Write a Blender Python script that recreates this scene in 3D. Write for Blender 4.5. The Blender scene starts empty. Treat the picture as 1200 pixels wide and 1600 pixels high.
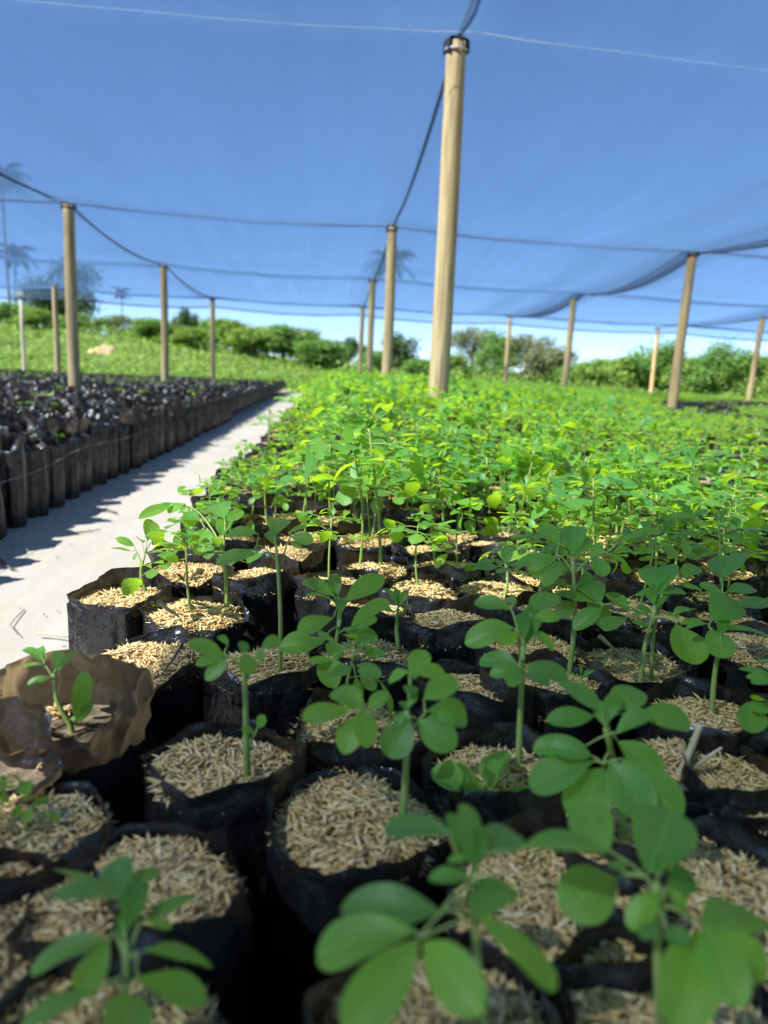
import bpy, math, random
import numpy as np
from mathutils import Vector, noise as mnoise

PI = math.pi
C = bpy.context.scene.collection
SC = bpy.context.scene

# ------------------------------------------------------------------ camera geometry
FPX, HC = 1155.0, 0.62
def basis(yaw, pitch, roll):
    y, p, r = map(math.radians, (yaw, pitch, roll))
    fw = np.array([math.sin(y)*math.cos(p), math.cos(y)*math.cos(p), -math.sin(p)])
    rt = np.array([math.cos(y), -math.sin(y), 0.0]); up = np.cross(rt, fw)
    return rt*math.cos(r)+up*math.sin(r), -rt*math.sin(r)+up*math.cos(r), fw
CB = basis(4.7, 10.6, 2.4)
CAM = np.array([0.0, 0.0, HC])
def proj(P):
    d = np.asarray(P, float)-CAM
    z = d@CB[2]
    return 600+FPX*(d@CB[0])/z, 800-FPX*(d@CB[1])/z, z
def ray(px, py):
    return CB[0]*(px-600)/FPX-CB[1]*(py-800)/FPX+CB[2]
def unp(px, py, z):                       # a photo point to a world point at height z
    d = ray(px, py); return CAM+d*((z-HC)/d[2])
def unp_y(px, py, y):                     # ... at distance y along the rows
    d = ray(px, py); return CAM+d*(y/d[1])
def unp_plane(px, py, P0, n):
    d = ray(px, py); return CAM+d*(((P0-CAM)@n)/(d@n))

SUN_EL = math.radians(48); SUN_DIR = np.array([-0.87, -0.49, 0]); SUN_DIR /= np.linalg.norm(SUN_DIR)
SUN_VEC = np.array([SUN_DIR[0]*math.cos(SUN_EL), SUN_DIR[1]*math.cos(SUN_EL), math.sin(SUN_EL)])

# ------------------------------------------------------------------ mesh building
class MB:
    def __init__(s): s.v = []; s.f = []; s.a = []; s.n = 0
    def add(s, V, F, mat=0, att=None, smooth=True):
        V = np.asarray(V, float).reshape(-1, 3)
        if not isinstance(F, (list, tuple)) or (len(F) and not isinstance(F[0], np.ndarray)): F = [np.asarray(F, int)]
        for f in F:
            if len(f): s.f.append((np.asarray(f, int)+s.n, mat, smooth))
        s.v.append(V); s.a.append(np.zeros(len(V), complex) if att is None else np.asarray(att, complex)); s.n += len(V)
    def add_mb(s, o, loc=(0, 0, 0), rz=0.0, sc=1.0, matmap=None, scz=None):
        V, F, A = o.packed()
        c, q = math.cos(rz), math.sin(rz)
        R = np.array([[c, -q, 0], [q, c, 0], [0, 0, 1]])
        S = np.array([sc, sc, sc if scz is None else scz])
        s.v.append((V*S)@R.T+np.asarray(loc)); s.a.append(A)
        for f, m, sm in F: s.f.append((f+s.n, m if matmap is None else matmap[m], sm))
        s.n += len(V)
    def packed(s):
        if len(s.v) != 1: s.v = [np.concatenate(s.v)]; s.a = [np.concatenate(s.a)]
        return s.v[0], s.f, s.a[0]
    def mesh(s, name, mats, att=None):
        V, F, A = s.packed()
        me = bpy.data.meshes.new(name)
        me.vertices.add(len(V)); me.vertices.foreach_set('co', V.astype(np.float32).ravel())
        sizes = np.concatenate([np.full(len(f), f.shape[1]) for f, _, _ in F])
        loops = np.concatenate([f.ravel() for f, _, _ in F])
        me.loops.add(len(loops)); me.loops.foreach_set('vertex_index', loops.astype(np.int32))
        me.polygons.add(len(sizes))
        me.polygons.foreach_set('loop_start', np.concatenate([[0], np.cumsum(sizes)[:-1]]).astype(np.int32))
        me.polygons.foreach_set('material_index', np.concatenate([np.full(len(f), m) for f, m, _ in F]).astype(np.int32))
        me.polygons.foreach_set('use_smooth', np.concatenate([np.full(len(f), sm) for f, _, sm in F]))
        if not isinstance(mats, (list, tuple)): mats = [mats]
        for m in mats: me.materials.append(m)
        if att:
            at = me.attributes.new(att, 'FLOAT', 'POINT'); at.data.foreach_set('value', A.real.astype(np.float32)); a2 = me.attributes.new('along', 'FLOAT', 'POINT'); a2.data.foreach_set('value', A.imag.astype(np.float32))
        me.update(calc_edges=True); me.validate()
        return me

def link(name, data, parent=None, loc=(0, 0, 0), rz=0, sc=None):
    o = bpy.data.objects.new(name, data); C.objects.link(o)
    o.parent = parent; o.location = loc; o.rotation_euler = (0, 0, rz)
    if sc is not None: o.scale = sc if hasattr(sc, '__len__') else (sc, sc, sc)
    return o
def tag(o, label=None, cat=None, group=None, kind=None):
    if label: o['label'] = label
    if cat: o['category'] = cat
    if group: o['group'] = group
    if kind: o['kind'] = kind
    return o

def grid_faces(nu, nv, close=False):      # nu rows of nv points
    i = np.arange(nu-1)[:, None]; j = np.arange(nv if close else nv-1)[None, :]
    a = i*nv+j; b = i*nv+(j+1) % nv
    return np.stack([a, b, b+nv, a+nv], -1).reshape(-1, 4)
def tube(mb, pts, rad, ns=6, mat=0, cap=True):
    pts = np.asarray(pts, float); n = len(pts)
    rad = np.broadcast_to(np.asarray(rad, float), (n,))
    T = np.gradient(pts, axis=0); T /= np.linalg.norm(T, axis=1)[:, None]+1e-12
    ref = np.array([1.0, 0, 0]) if abs(T[0][0]) < .8 else np.array([0, 1.0, 0])
    V = []
    u = np.cross(T[0], ref); u /= np.linalg.norm(u)
    th = np.linspace(0, 2*PI, ns, endpoint=False)
    for k in range(n):
        u = u-T[k]*(u@T[k]); u /= np.linalg.norm(u)+1e-12
        w = np.cross(T[k], u)
        V.append(pts[k]+rad[k]*(np.cos(th)[:, None]*u+np.sin(th)[:, None]*w))
    V = np.concatenate(V); F = [grid_faces(n, ns, True)]
    if cap: F.append(np.arange((n-1)*ns, n*ns)[None, :])
    mb.add(V, F, mat, np.ones(len(V))*.5)
def box(mb, lo, hi, mat=0):
    x0, y0, z0 = lo; x1, y1, z1 = hi
    V = [(x0,y0,z0),(x1,y0,z0),(x1,y1,z0),(x0,y1,z0),(x0,y0,z1),(x1,y0,z1),(x1,y1,z1),(x0,y1,z1)]
    mb.add(V, np.array([(3,2,1,0),(4,5,6,7),(0,1,5,4),(1,2,6,5),(2,3,7,6),(3,0,4,7)]), mat, None, False)

def vnoise(x, y, z=0.0): return mnoise.noise(Vector((x, y, z)))

# ------------------------------------------------------------------ materials
class NT:
    def __init__(s, name):
        s.m = bpy.data.materials.new(name); s.m.use_nodes = True
        s.t = s.m.node_tree; s.t.nodes.clear()
        s.out = s.n('ShaderNodeOutputMaterial')
    def n(s, typ, **kw):
        nd = s.t.nodes.new(typ)
        for k, v in kw.items(): setattr(nd, k, v)
        return nd
    def l(s, a, b): s.t.links.new(a, b)
    def noise(s, vec, scale, detail=4, rough=.55, dist=0):
        nd = s.n('ShaderNodeTexNoise'); nd.inputs['Scale'].default_value = scale
        nd.inputs['Detail'].default_value = detail; nd.inputs['Roughness'].default_value = rough
        nd.inputs['Distortion'].default_value = dist
        if vec is not None: s.l(vec, nd.inputs['Vector'])
        return nd.outputs['Fac']
    def ramp(s, fac, stops):
        nd = s.n('ShaderNodeValToRGB'); e = nd.color_ramp.elements
        while len(e) < len(stops): e.new(.5)
        for k, (p, c) in enumerate(stops):
            e[k].position = p; e[k].color = (*c, 1) if len(c) == 3 else c
        s.l(fac, nd.inputs['Fac']); return nd.outputs['Color']
    def mixc(s, fac, a, b, mode='MIX'):
        nd = s.n('ShaderNodeMix', data_type='RGBA', blend_type=mode)
        for sock, v in ((nd.inputs[0], fac), (nd.inputs[6], a), (nd.inputs[7], b)):
            if hasattr(v, 'is_linked'): s.l(v, sock)
            else: sock.default_value = (*v, 1) if hasattr(v, '__len__') and len(v) == 3 else v
        return nd.outputs[2]
    def math(s, op, a, b=None, clamp=False):
        nd = s.n('ShaderNodeMath', operation=op); nd.use_clamp = clamp
        for i, v in enumerate((a, b)):
            if v is None: continue
            if hasattr(v, 'is_linked'): s.l(v, nd.inputs[i])
            else: nd.inputs[i].default_value = v
        return nd.outputs[0]
    def bump(s, h, strength=.3, dist=.01):
        nd = s.n('ShaderNodeBump'); nd.inputs['Strength'].default_value = strength; nd.inputs['Distance'].default_value = dist
        s.l(h, nd.inputs['Height']); return nd.outputs['Normal']
    def mapping(s, vec, scale):
        nd = s.n('ShaderNodeMapping'); nd.inputs['Scale'].default_value = scale; s.l(vec, nd.inputs['Vector']); return nd.outputs[0]
    def pbr(s, col, rough=.6, spec=.5, normal=None):
        p = s.n('ShaderNodeBsdfPrincipled')
        for nm, v in (('Base Color', col), ('Roughness', rough), ('Specular IOR Level', spec)):
            if hasattr(v, 'is_linked'): s.l(v, p.inputs[nm])
            else: p.inputs[nm].default_value = (*v, 1) if hasattr(v, '__len__') else v
        if normal is not None: s.l(normal, p.inputs['Normal'])
        return p.outputs[0]
    def transl(s, col, normal=None):
        p = s.n('ShaderNodeBsdfTranslucent')
        if hasattr(col, 'is_linked'): s.l(col, p.inputs[0])
        else: p.inputs[0].default_value = (*col, 1)
        return p.outputs[0]
    def mixs(s, fac, a, b):
        nd = s.n('ShaderNodeMixShader')
        if hasattr(fac, 'is_linked'): s.l(fac, nd.inputs[0])
        else: nd.inputs[0].default_value = fac
        s.l(a, nd.inputs[1]); s.l(b, nd.inputs[2]); return nd.outputs[0]
    def done(s, sh): s.l(sh, s.out.inputs['Surface']); return s.m
    @property
    def obj(s): return s.n('ShaderNodeTexCoord').outputs['Object']
    @property
    def pos(s): return s.n('ShaderNodeNewGeometry').outputs['Position']
    @property
    def isl(s): return s.n('ShaderNodeNewGeometry').outputs['Random Per Island']
    @property
    def orand(s): return s.n('ShaderNodeObjectInfo').outputs['Random']

def m_leaf(name, lo, mid, hi, tr, trf=.46, rough=.46, vein=True, objvar=True):
    t = NT(name)
    r = t.isl
    if objvar: r = t.math('ADD', t.math('MULTIPLY', r, .5), t.math('MULTIPLY', t.orand, .5))
    col = t.ramp(r, [(0, lo), (.48, mid), (.9, hi), (1, (hi[0]*1.7, hi[1]*1.1, hi[2]))])
    nz = t.noise(t.obj, 60, 3)
    col = t.mixc(t.math('MULTIPLY', nz, .35), col, tuple(c*.72 for c in lo))
    nrm = None
    if vein:
        at = t.n('ShaderNodeAttribute', attribute_name='mid').outputs['Fac']
        v = t.ramp(at, [(0, (1, 1, 1)), (.055, (0, 0, 0))])
        col = t.mixc(t.math('MULTIPLY', v, .38), col, tuple(min(1, c*1.7+.02) for c in hi))
        al = t.n('ShaderNodeAttribute', attribute_name='along').outputs['Fac']
        ph = t.math('FRACT', t.math('ADD', t.math('SUBTRACT', t.math('MULTIPLY', al, 8.0), t.math('MULTIPLY', at, 1.7)), t.math('MULTIPLY', t.noise(t.obj, 70, 2), .5)))
        sv = t.ramp(ph, [(0, (1,1,1)), (.10, (0,0,0))])
        col = t.mixc(t.math('MULTIPLY', sv, .22), col, tuple(min(1, c*1.6+.02) for c in hi))
        edge = t.ramp(at, [(.86, (0,0,0)), (1, (1,1,1))])
        col = t.mixc(t.math('MULTIPLY', edge, .25), col, (.24,.34,.06))
        blem = t.ramp(t.noise(t.obj, 95, 4, .7), [(.66, (0,0,0)), (.74, (1,1,1))])
        col = t.mixc(t.math('MULTIPLY', blem, .45), col, (.16,.17,.05))
        nrm = t.bump(t.math('ADD', t.noise(t.obj, 110, 4), t.math('MULTIPLY', ph, .25)), .30, .0022)
    tcol = t.mixc(r, tr, tuple(c*1.25 for c in tr))
    return t.done(t.mixs(trf, t.pbr(col, rough, .5, nrm), t.transl(tcol)))

def m_plain(name, stops, scale, rough=.8, bump=.3, bscale=None, dist=.01, spec=.3, stretch=None, world=False):
    t = NT(name); v = t.pos if world else t.obj
    if stretch: v = t.mapping(v, stretch)
    col = t.ramp(t.noise(v, scale, 6, .6), stops)
    nb = t.noise(v, bscale or scale*4, 5, .65)
    return t.done(t.pbr(col, rough, spec, t.bump(nb, bump, dist)))

M = {}
M['leaf'] = m_leaf('seedling_leaf', (.040,.160,.062), (.085,.275,.045), (.165,.38,.036), (.58,.86,.025))
M['young'] = m_leaf('young_leaf', (.09,.24,.03), (.11,.28,.03), (.13,.3,.035), (.2,.44,.04), vein=False)
M['stem'] = m_plain('seedling_stem', [(.3, (.17,.27,.06)), (.7, (.30,.36,.11))], 45, .5, .15, 200, .001)

def m_bag(name, dust_amt, dusty, trans, rough=.21):
    t = NT(name); o = t.obj
    ov = t.n('ShaderNodeVectorMath', operation='ADD'); t.l(o, ov.inputs[0])
    oc = t.n('ShaderNodeCombineXYZ'); rr = t.math('MULTIPLY', t.orand, 37.0)
    for k in range(3): t.l(rr, oc.inputs[k])
    t.l(oc.outputs[0], ov.inputs[1]); o = ov.outputs[0]
    d = t.noise(o, 22, 6, .7); d2 = t.noise(o, 130, 4, .7)
    fac = t.math('MULTIPLY', t.ramp(t.math('ADD', t.math('MULTIPLY', d, .65), t.math('MULTIPLY', d2, .35)), [(.45, (0,0,0)), (.68, (1,1,1))]), dust_amt)
    col = t.mixc(fac, (.012,.012,.014), dusty)
    rg = t.math('ADD', t.math('MULTIPLY', fac, .5), rough)
    w = t.noise(t.mapping(o, (1, 1, .7)), 17, 4, .55, 1.6)
    w2 = t.noise(o, 120, 3, .6, .8)
    h = t.math('ADD', w, t.math('MULTIPLY', w2, .25))
    p = t.pbr(col, rg, .55, t.bump(h, .38, .014))
    sp = t.n('ShaderNodeSeparateXYZ'); t.l(t.obj, sp.inputs[0])
    up = t.math('MULTIPLY', t.math('GREATER_THAN', sp.outputs[2], .292), trans)     # film backed by soil lets nothing through
    return t.done(t.mixs(up, p, t.transl((.72,.47,.235))))
M['bag'] = m_bag('black_polythene', .22, (.13,.115,.10), .025)
M['bag_thin'] = m_bag('thin_black_polythene', .3, (.12,.105,.085), .30)
M['bag_old'] = m_bag('dusty_black_polythene', .6, (.16,.125,.10), .03, .26)

t = NT('rice_husk')
r = t.isl
col = t.ramp(r, [(0, (.40,.23,.085)), (.2, (.70,.46,.185)), (.6, (.84,.60,.27)), (1, (.92,.74,.42))])
col = t.mixc(t.math('MULTIPLY', t.noise(t.obj, 50, 3), .4), col, (.44,.30,.15))
M['husk'] = t.done(t.pbr(col, .62, .35, t.bump(t.noise(t.mapping(t.obj, (1, 1, 1)), 900, 2), .2, .0006)))
t = NT('husk_bed')
v = t.n('ShaderNodeTexVoronoi'); v.inputs['Scale'].default_value = 240; t.l(t.obj, v.inputs['Vector'])
col = t.ramp(t.math('ADD', t.math('MULTIPLY', t.noise(t.obj, 160, 4, .7), .6), t.math('MULTIPLY', v.outputs['Distance'], .6)), [(.2, (.36,.21,.09)), (.48, (.66,.44,.20)), (.8, (.80,.60,.33))])
M['huskbed'] = t.done(t.pbr(col, .9, .2, t.bump(v.outputs['Distance'], .8, .004)))
M['soil'] = m_plain('potting_soil', [(.35, (.025,.017,.011)), (.65, (.085,.055,.034))], 90, .95, .8, 240, .004)
M['soildry'] = m_plain('dry_potting_soil', [(.35, (.12,.085,.055)), (.65, (.27,.20,.135))], 90, .95, .8, 240, .004)

t = NT('ground_cover_fabric')
p = t.pos
st = t.ramp(t.noise(p, 2.6, 6, .65, .6), [(.44, (0,0,0)), (.66, (1,1,1))])
st2 = t.ramp(t.noise(t.mapping(p, (5, 1.6, 1)), 2.2, 5, .7), [(.56, (0,0,0)), (.70, (1,1,1))])
col = t.mixc(t.math('MULTIPLY', st, .30), (.49,.43,.37), (.45,.34,.19))
col = t.mixc(t.math('MULTIPLY', st2, .75), col, (.50,.37,.21))
col = t.mixc(t.math('MULTIPLY', t.ramp(t.noise(p, 38, 5, .75), [(.58, (0,0,0)), (.75, (1,1,1))]), .22), col, (.40,.34,.28))
wv = t.n('ShaderNodeTexWave', wave_type='BANDS', bands_direction='Y'); wv.inputs['Scale'].default_value = 62; wv.inputs['Distortion'].default_value = .6; t.l(p, wv.inputs['Vector'])
wx = t.n('ShaderNodeTexWave', wave_type='BANDS', bands_direction='X'); wx.inputs['Scale'].default_value = 62; t.l(p, wx.inputs['Vector'])
h = t.math('ADD', t.math('MULTIPLY', wv.outputs['Fac'], .7), t.math('MULTIPLY', wx.outputs['Fac'], .3))
col = t.mixc(t.math('MULTIPLY', t.math('SUBTRACT', 1.0, wv.outputs['Fac']), .30), col, (.40,.37,.35))
hh = t.math('ADD', t.math('MULTIPLY', h, .12), t.noise(p, 9, 4, .6))
M['fabric'] = t.done(t.pbr(col, .75, .25, t.bump(hh, .35, .02)))
M['sand'] = m_plain('sandy_soil', [(.3, (.16,.115,.07)), (.5, (.27,.21,.14)), (.7, (.38,.31,.22))], 3.0, .95, .6, 30, .02, world=True)

t = NT('treated_wood')
o = t.obj
g = t.noise(t.mapping(o, (1, 1, .05)), 38, 6, .65, .8)
big = t.noise(t.mapping(o, (1, 1, .5)), 5, 4)
col = t.ramp(g, [(.30, (.20,.13,.055)), (.47, (.42,.32,.16)), (.70, (.54,.44,.26))])
col = t.mixc(t.math('MULTIPLY', big, .35), col, (.27,.21,.10))
vk = t.n('ShaderNodeTexVoronoi'); vk.inputs['Scale'].default_value = 3.1; t.l(t.mapping(o, (1, 1, .55)), vk.inputs['Vector'])
kn = t.ramp(vk.outputs['Distance'], [(.05, (1,1,1)), (.17, (0,0,0))])
col = t.mixc(t.math('MULTIPLY', kn, .8), col, (.12,.06,.025))
ck = t.ramp(t.noise(t.mapping(o, (1, 1, .02)), 60, 3, .5), [(.60, (0,0,0)), (.65, (1,1,1))])
col = t.mixc(t.math('MULTIPLY', ck, .7), col, (.13,.085,.04))
M['wood'] = t.done(t.pbr(col, .72, .3, t.bump(g, .35, .006)))
M['rubber'] = m_plain('black_rubber', [(.3, (.015,.015,.017)), (.7, (.035,.034,.036))], 30, .35, .3, 60, .004, .5)
M['rope'] = m_plain('dark_rope', [(.3, (.012,.016,.03)), (.7, (.03,.036,.055))], 60, .8, .5, 300, .003)
M['wire'] = m_plain('pale_twine', [(.3, (.45,.47,.52)), (.7, (.7,.72,.76))], 40, .6, .2)
M['greywire'] = m_plain('grey_twine', [(.3, (.2,.19,.18)), (.7, (.34,.32,.3))], 40, .7, .2)
M['metal'] = m_plain('galvanised_steel', [(.3, (.3,.31,.33)), (.7, (.5,.5,.52))], 40, .3, .2, 60, .002, .8)
M['pale'] = m_plain('pale_weathered_wood', [(.3, (.26,.25,.23)), (.7, (.40,.39,.36))], 12, .8, .3, stretch=(1, 1, .1))
M['twig'] = m_plain('dry_twig', [(.3, (.10,.075,.05)), (.7, (.24,.19,.13))], 90, .85, .5)
M['straw'] = m_plain('dry_straw', [(.3, (.46,.36,.20)), (.7, (.64,.55,.36))], 90, .7, .3)

def m_cloth(name, t0, tint, tl, floor=.38, bands=(), cols=()):
    """net cloth: part of the light goes straight through the holes, the rest is scattered by the threads"""
    t = NT(name); o = t.pos
    geo = t.n('ShaderNodeNewGeometry')
    dt = t.n('ShaderNodeVectorMath', operation='DOT_PRODUCT'); t.l(geo.outputs['Normal'], dt.inputs[0]); t.l(geo.outputs['Incoming'], dt.inputs[1])
    cs = t.math('MAXIMUM', t.math('ABSOLUTE', dt.outputs['Value']), floor)
    streak = t.noise(t.mapping(o, (4.2, .07, 1)), 2.2, 7, .72, .3)
    streak2 = t.noise(t.mapping(o, (.5, 1.1, 1)), 1.6, 6, .7, .5)
    k = t.math('ADD', t.math('ADD', t.math('MULTIPLY', t.math('SUBTRACT', streak, .5), .9), t.math('MULTIPLY', t.math('SUBTRACT', streak2, .5), .45)), 1.0)
    sp = t.n('ShaderNodeSeparateXYZ'); t.l(o, sp.inputs[0]); X, Y = sp.outputs[0], sp.outputs[1]
    def ridge(u, w, amp):                       # cloth bunches up where it is tied along a rope
        q = t.math('DIVIDE', u, w); q = t.math('MULTIPLY', q, q)
        return t.math('MULTIPLY', t.math('POWER', 2.718, t.math('MULTIPLY', q, -1.0)), amp)
    wob = t.math('MULTIPLY', t.math('SUBTRACT', t.noise(t.mapping(o, (.5, .5, 0)), 1.5, 3), .5), .5)
    for y0, c, w, amp in bands:
        k = t.math('ADD', k, ridge(t.math('ADD', t.math('SUBTRACT', Y, t.math('ADD', t.math('MULTIPLY', X, c), y0)), wob), w, amp))
    for x0, c, w, amp in cols:
        k = t.math('ADD', k, ridge(t.math('ADD', t.math('SUBTRACT', X, t.math('ADD', t.math('MULTIPLY', Y, c), x0)), t.math('MULTIPLY', wob, .5)), w, amp))
    tr = t.math('POWER', t0, t.math('DIVIDE', k, cs), True)
    thr = t.mixc(t.noise(t.mapping(o, (2, .15, 1)), 3, 4), tuple(c*.82 for c in tl), tuple(c*1.15 for c in tl))
    tp = t.n('ShaderNodeBsdfTransparent'); tp.inputs[0].default_value = (*tint, 1)
    df = t.n('ShaderNodeBsdfDiffuse'); t.l(thr, df.inputs[0])
    body = t.mixs(.62, df.outputs[0], t.transl(thr))
    return t.done(t.mixs(tr, body, tp.outputs[0]))
M['cloth'] = m_cloth('blue_shade_cloth', .80, (.78,.88,.99), (.062,.132,.28), .27,
    bands=((9.0, .095, .30, 1.3), (13.95, .095, .45, 2.3), (19.75, .115, .5, 2.8), (11.9, .095, .5, .25)),
    cols=((4.25, .035, .40, 2.4), (3.3, .03, .35, .9), (9.5, .015, .5, 2.4), (-3.15, 0, .25, .6), (.5, .012, .18, .4)))
M['cloth_thin'] = m_cloth('thin_shade_cloth', .86, (.80,.89,1.0), (.10,.17,.32), .25)
M['cloth_seam'] = m_cloth('gathered_shade_cloth', .90, (.90,.90,.93), (.05,.055,.07), .13)
M['caster_sheet'] = m_cloth('shade_caster_sheet', .29, (.80,.90,1.0), (.085,.13,.22), .3)  # for the added out-of-view sheet that shades the front bags

def m_fol(name, a, b, c, tr, trf=.3):
    t = NT(name)
    col = t.ramp(t.isl, [(0, a), (.5, b), (1, c)])
    nz = t.noise(t.pos, .9, 3)
    col = t.mixc(t.math('MULTIPLY', nz, .5), col, a)
    return t.done(t.mixs(trf, t.pbr(col, .6, .3), t.transl(tr)))
M['fol_bright'] = m_fol('bright_foliage', (0.077,0.158,0.034), (0.147,0.272,0.050), (0.248,0.372,0.077), (0.262,0.430,0.050))
M['fol_mid'] = m_fol('mid_foliage', (0.058,0.144,0.035), (0.106,0.230,0.050), (0.182,0.326,0.067), (0.192,0.384,0.058))
M['fol_dark'] = m_fol('dark_foliage', (0.024,0.063,0.021), (0.045,0.105,0.033), (0.083,0.158,0.045), (0.075,0.165,0.030))
M['fol_grey'] = m_fol('greyish_foliage', (0.095,0.121,0.061), (0.149,0.182,0.088), (0.216,0.243,0.121), (0.189,0.230,0.081))
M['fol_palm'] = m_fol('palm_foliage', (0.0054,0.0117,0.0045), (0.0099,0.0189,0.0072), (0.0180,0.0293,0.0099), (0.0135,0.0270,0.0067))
M['bark'] = m_plain('bark', [(.3, (.06,.045,.033)), (.7, (.16,.125,.095))], 6, .9, .6, 30, .02, stretch=(1, 1, .2))
M['grass'] = m_plain('grassy_ground', [(.3, (.045,.085,.02)), (.5, (.085,.15,.03)), (.7, (.14,.20,.045))], .5, .95, .7, 6, .1, world=True)
M['bank'] = m_plain('bare_earth', [(.3, (.30,.22,.13)), (.7, (.46,.37,.24))], .8, .95, .6, 4, .1, world=True)

# ------------------------------------------------------------------ leaves and seedlings
def leaflet(mb, base, tip, nrm, wr, rng, seg=8, curl=.12, fold=.18, mat=0, rows=2):
    base = np.asarray(base, float); tip = np.asarray(tip, float)
    d = tip-base; L = np.linalg.norm(d); d = d/L
    nrm = nrm-d*(nrm@d); nrm /= np.linalg.norm(nrm)+1e-9
    s = np.cross(nrm, d)
    t = 1-(1-np.linspace(0, 1, seg+1))**1.45
    pk = rng.uniform(.52, .66)
    hw = np.where(t < pk, np.sin(PI/2*np.clip(t/pk, 0, 1))**.85, np.sqrt(np.clip(1-(np.clip((t-pk)/(1-pk), 0, 1))**2.3, 0, 1)))*.5*wr*L
    hw[0] = .035*wr*L; hw[-1] = .10*wr*L
    cross = np.linspace(-1, 1, 2*rows+1)
    ph = rng.uniform(0, 6.28); tw = rng.uniform(-.25, .25)
    P = []; A = []
    for k in range(seg+1):
        c = base+d*L*t[k]+nrm*L*(curl*(.25*math.sin(PI*t[k])-t[k]**2*.55))
        for x in cross:
            wav = .03*L*math.sin(ph+t[k]*7+x*2)*abs(x)
            P.append(c+s*hw[k]*x+nrm*(fold*hw[k]*abs(x)+wav*.6+tw*hw[k]*x))
            A.append(complex(abs(x), t[k]))
    mb.add(P, grid_faces(seg+1, 2*rows+1), mat, A)

def unit(v): v = np.asarray(v, float); return v/(np.linalg.norm(v)+1e-12)
UP = np.array([0, 0, 1.0])

def compound(mb, P0, az, pet, L, pairs, rng, elev=.35, droop=.5, seg=8, mat=0, smat=1, rows=2, ns=5):
    """a pinnate leaf: petiole, pairs of leaflets and one at the end"""
    h = np.array([math.cos(az), math.sin(az), 0])
    n = 5; pts = [np.asarray(P0, float)]
    tot = pet+L*.55*pairs; ang = elev
    for k in range(n):
        pts.append(pts[-1]+(h*math.cos(ang)+UP*math.sin(ang))*tot/n); ang -= droop/n
    pts = np.array(pts)
    if ns: tube(mb, pts, np.linspace(.0011, .0006, len(pts)), ns, smat)
    def at(s):
        x = s*n; i = min(int(x), n-1); return pts[i]*(1-x+i)+pts[i+1]*(x-i)
    side = np.array([-h[1], h[0], 0])
    for k in range(pairs):
        p = at((pet+L*.5*k)/tot); sz = L*rng.uniform(.8, 1.0)*(.82+.1*k)
        for sgn in (-1, 1):
            dr = unit(h*rng.uniform(.25, .75)+side*sgn+UP*rng.uniform(-.22, .12))
            q = p+dr*.004
            leaflet(mb, q, q+dr*sz, unit(UP-.12*np.array([.87,.49,0])+.18*rng.normal(size=3)), rng.uniform(.56, .70), rng, seg, rng.uniform(0, .3), rng.uniform(.05, .3), mat, rows)
    dr = unit(pts[-1]-pts[-2]+.15*rng.normal(size=3))
    leaflet(mb, pts[-1], pts[-1]+dr*L*rng.uniform(1.0, 1.2), unit(UP+.3*rng.normal(size=3)), rng.uniform(.58, .72), rng, seg, rng.uniform(.05, .35), rng.uniform(.05, .3), mat, rows)

def stem_pts(h, rng, lean=.03):
    n = 7; a = rng.uniform(0, 6.28); b = rng.uniform(0, 6.28); m = rng.uniform(0, lean); w = rng.uniform(0, .012)
    t = np.linspace(0, 1, n)
    return np.stack([m*np.cos(a)*t**1.5+w*np.cos(b)*np.sin(PI*t), m*np.sin(a)*t**1.5+w*np.sin(b)*np.sin(PI*t), -.008+(h+.008)*t], 1)

def make_plant(seed, h, lod=0):
    """-> stem builder, list of leaf builders (origin at the soil)"""
    rng = np.random.default_rng(seed)
    st = MB(); pts = stem_pts(h, rng)
    tube(st, pts, np.linspace(.0030, .0016, len(pts))*(1 if lod < 2 else 1.25), (8, 6, 4)[lod])
    leaves = []
    nl = int(rng.integers(6, 10)) if lod == 0 else int(rng.integers(7, 11)) if lod == 1 else int(rng.integers(6, 8))
    az = rng.uniform(0, 6.28); f0 = .62 if lod == 0 else .76
    seg, rows, ns = ((8, 2, 5), (5, 1, 4), (3, 1, 0))[lod]
    for k in range(nl):
        f = f0+(1-f0)*(k/(nl-1))**.8
        x = f*(len(pts)-1); i = min(int(x), len(pts)-2); P0 = pts[i]*(1-x+i)+pts[i+1]*(x-i)
        lower = 1-(f-f0)/(1-f0)
        lb = MB()
        L = rng.uniform(.031, .046)*(.72+.38*lower)*(1.15 if lod == 2 else .95 if lod == 1 else 1)
        compound(lb, P0, az, rng.uniform(.014, .036)*(.5+.7*lower)*(1 if lod == 0 else 1.25), L, int(rng.integers(1, 3) if lod == 0 else rng.integers(2, 4)) if lower > .25 else 1, rng,
                 rng.uniform(-.05, .35)+.5*(1-lower)**2, rng.uniform(.3, .8), seg, 0, 1, rows, ns)
        leaves.append(lb); az += 2.4+rng.uniform(-.4, .4)
    # shoot tip
    lb = MB()
    for k in range(3 if lod < 2 else 1):
        a = rng.uniform(0, 6.28); d = unit([math.cos(a)*.6, math.sin(a)*.6, 1])
        leaflet(lb, pts[-1], pts[-1]+d*rng.uniform(.014, .024), unit(np.array([math.cos(a), math.sin(a), -.4])), .5, rng, seg, .1, .3, 2, rows)
    leaves.append(lb)
    return st, leaves
LM = [M['leaf'], M['stem'], M['young']]

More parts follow.
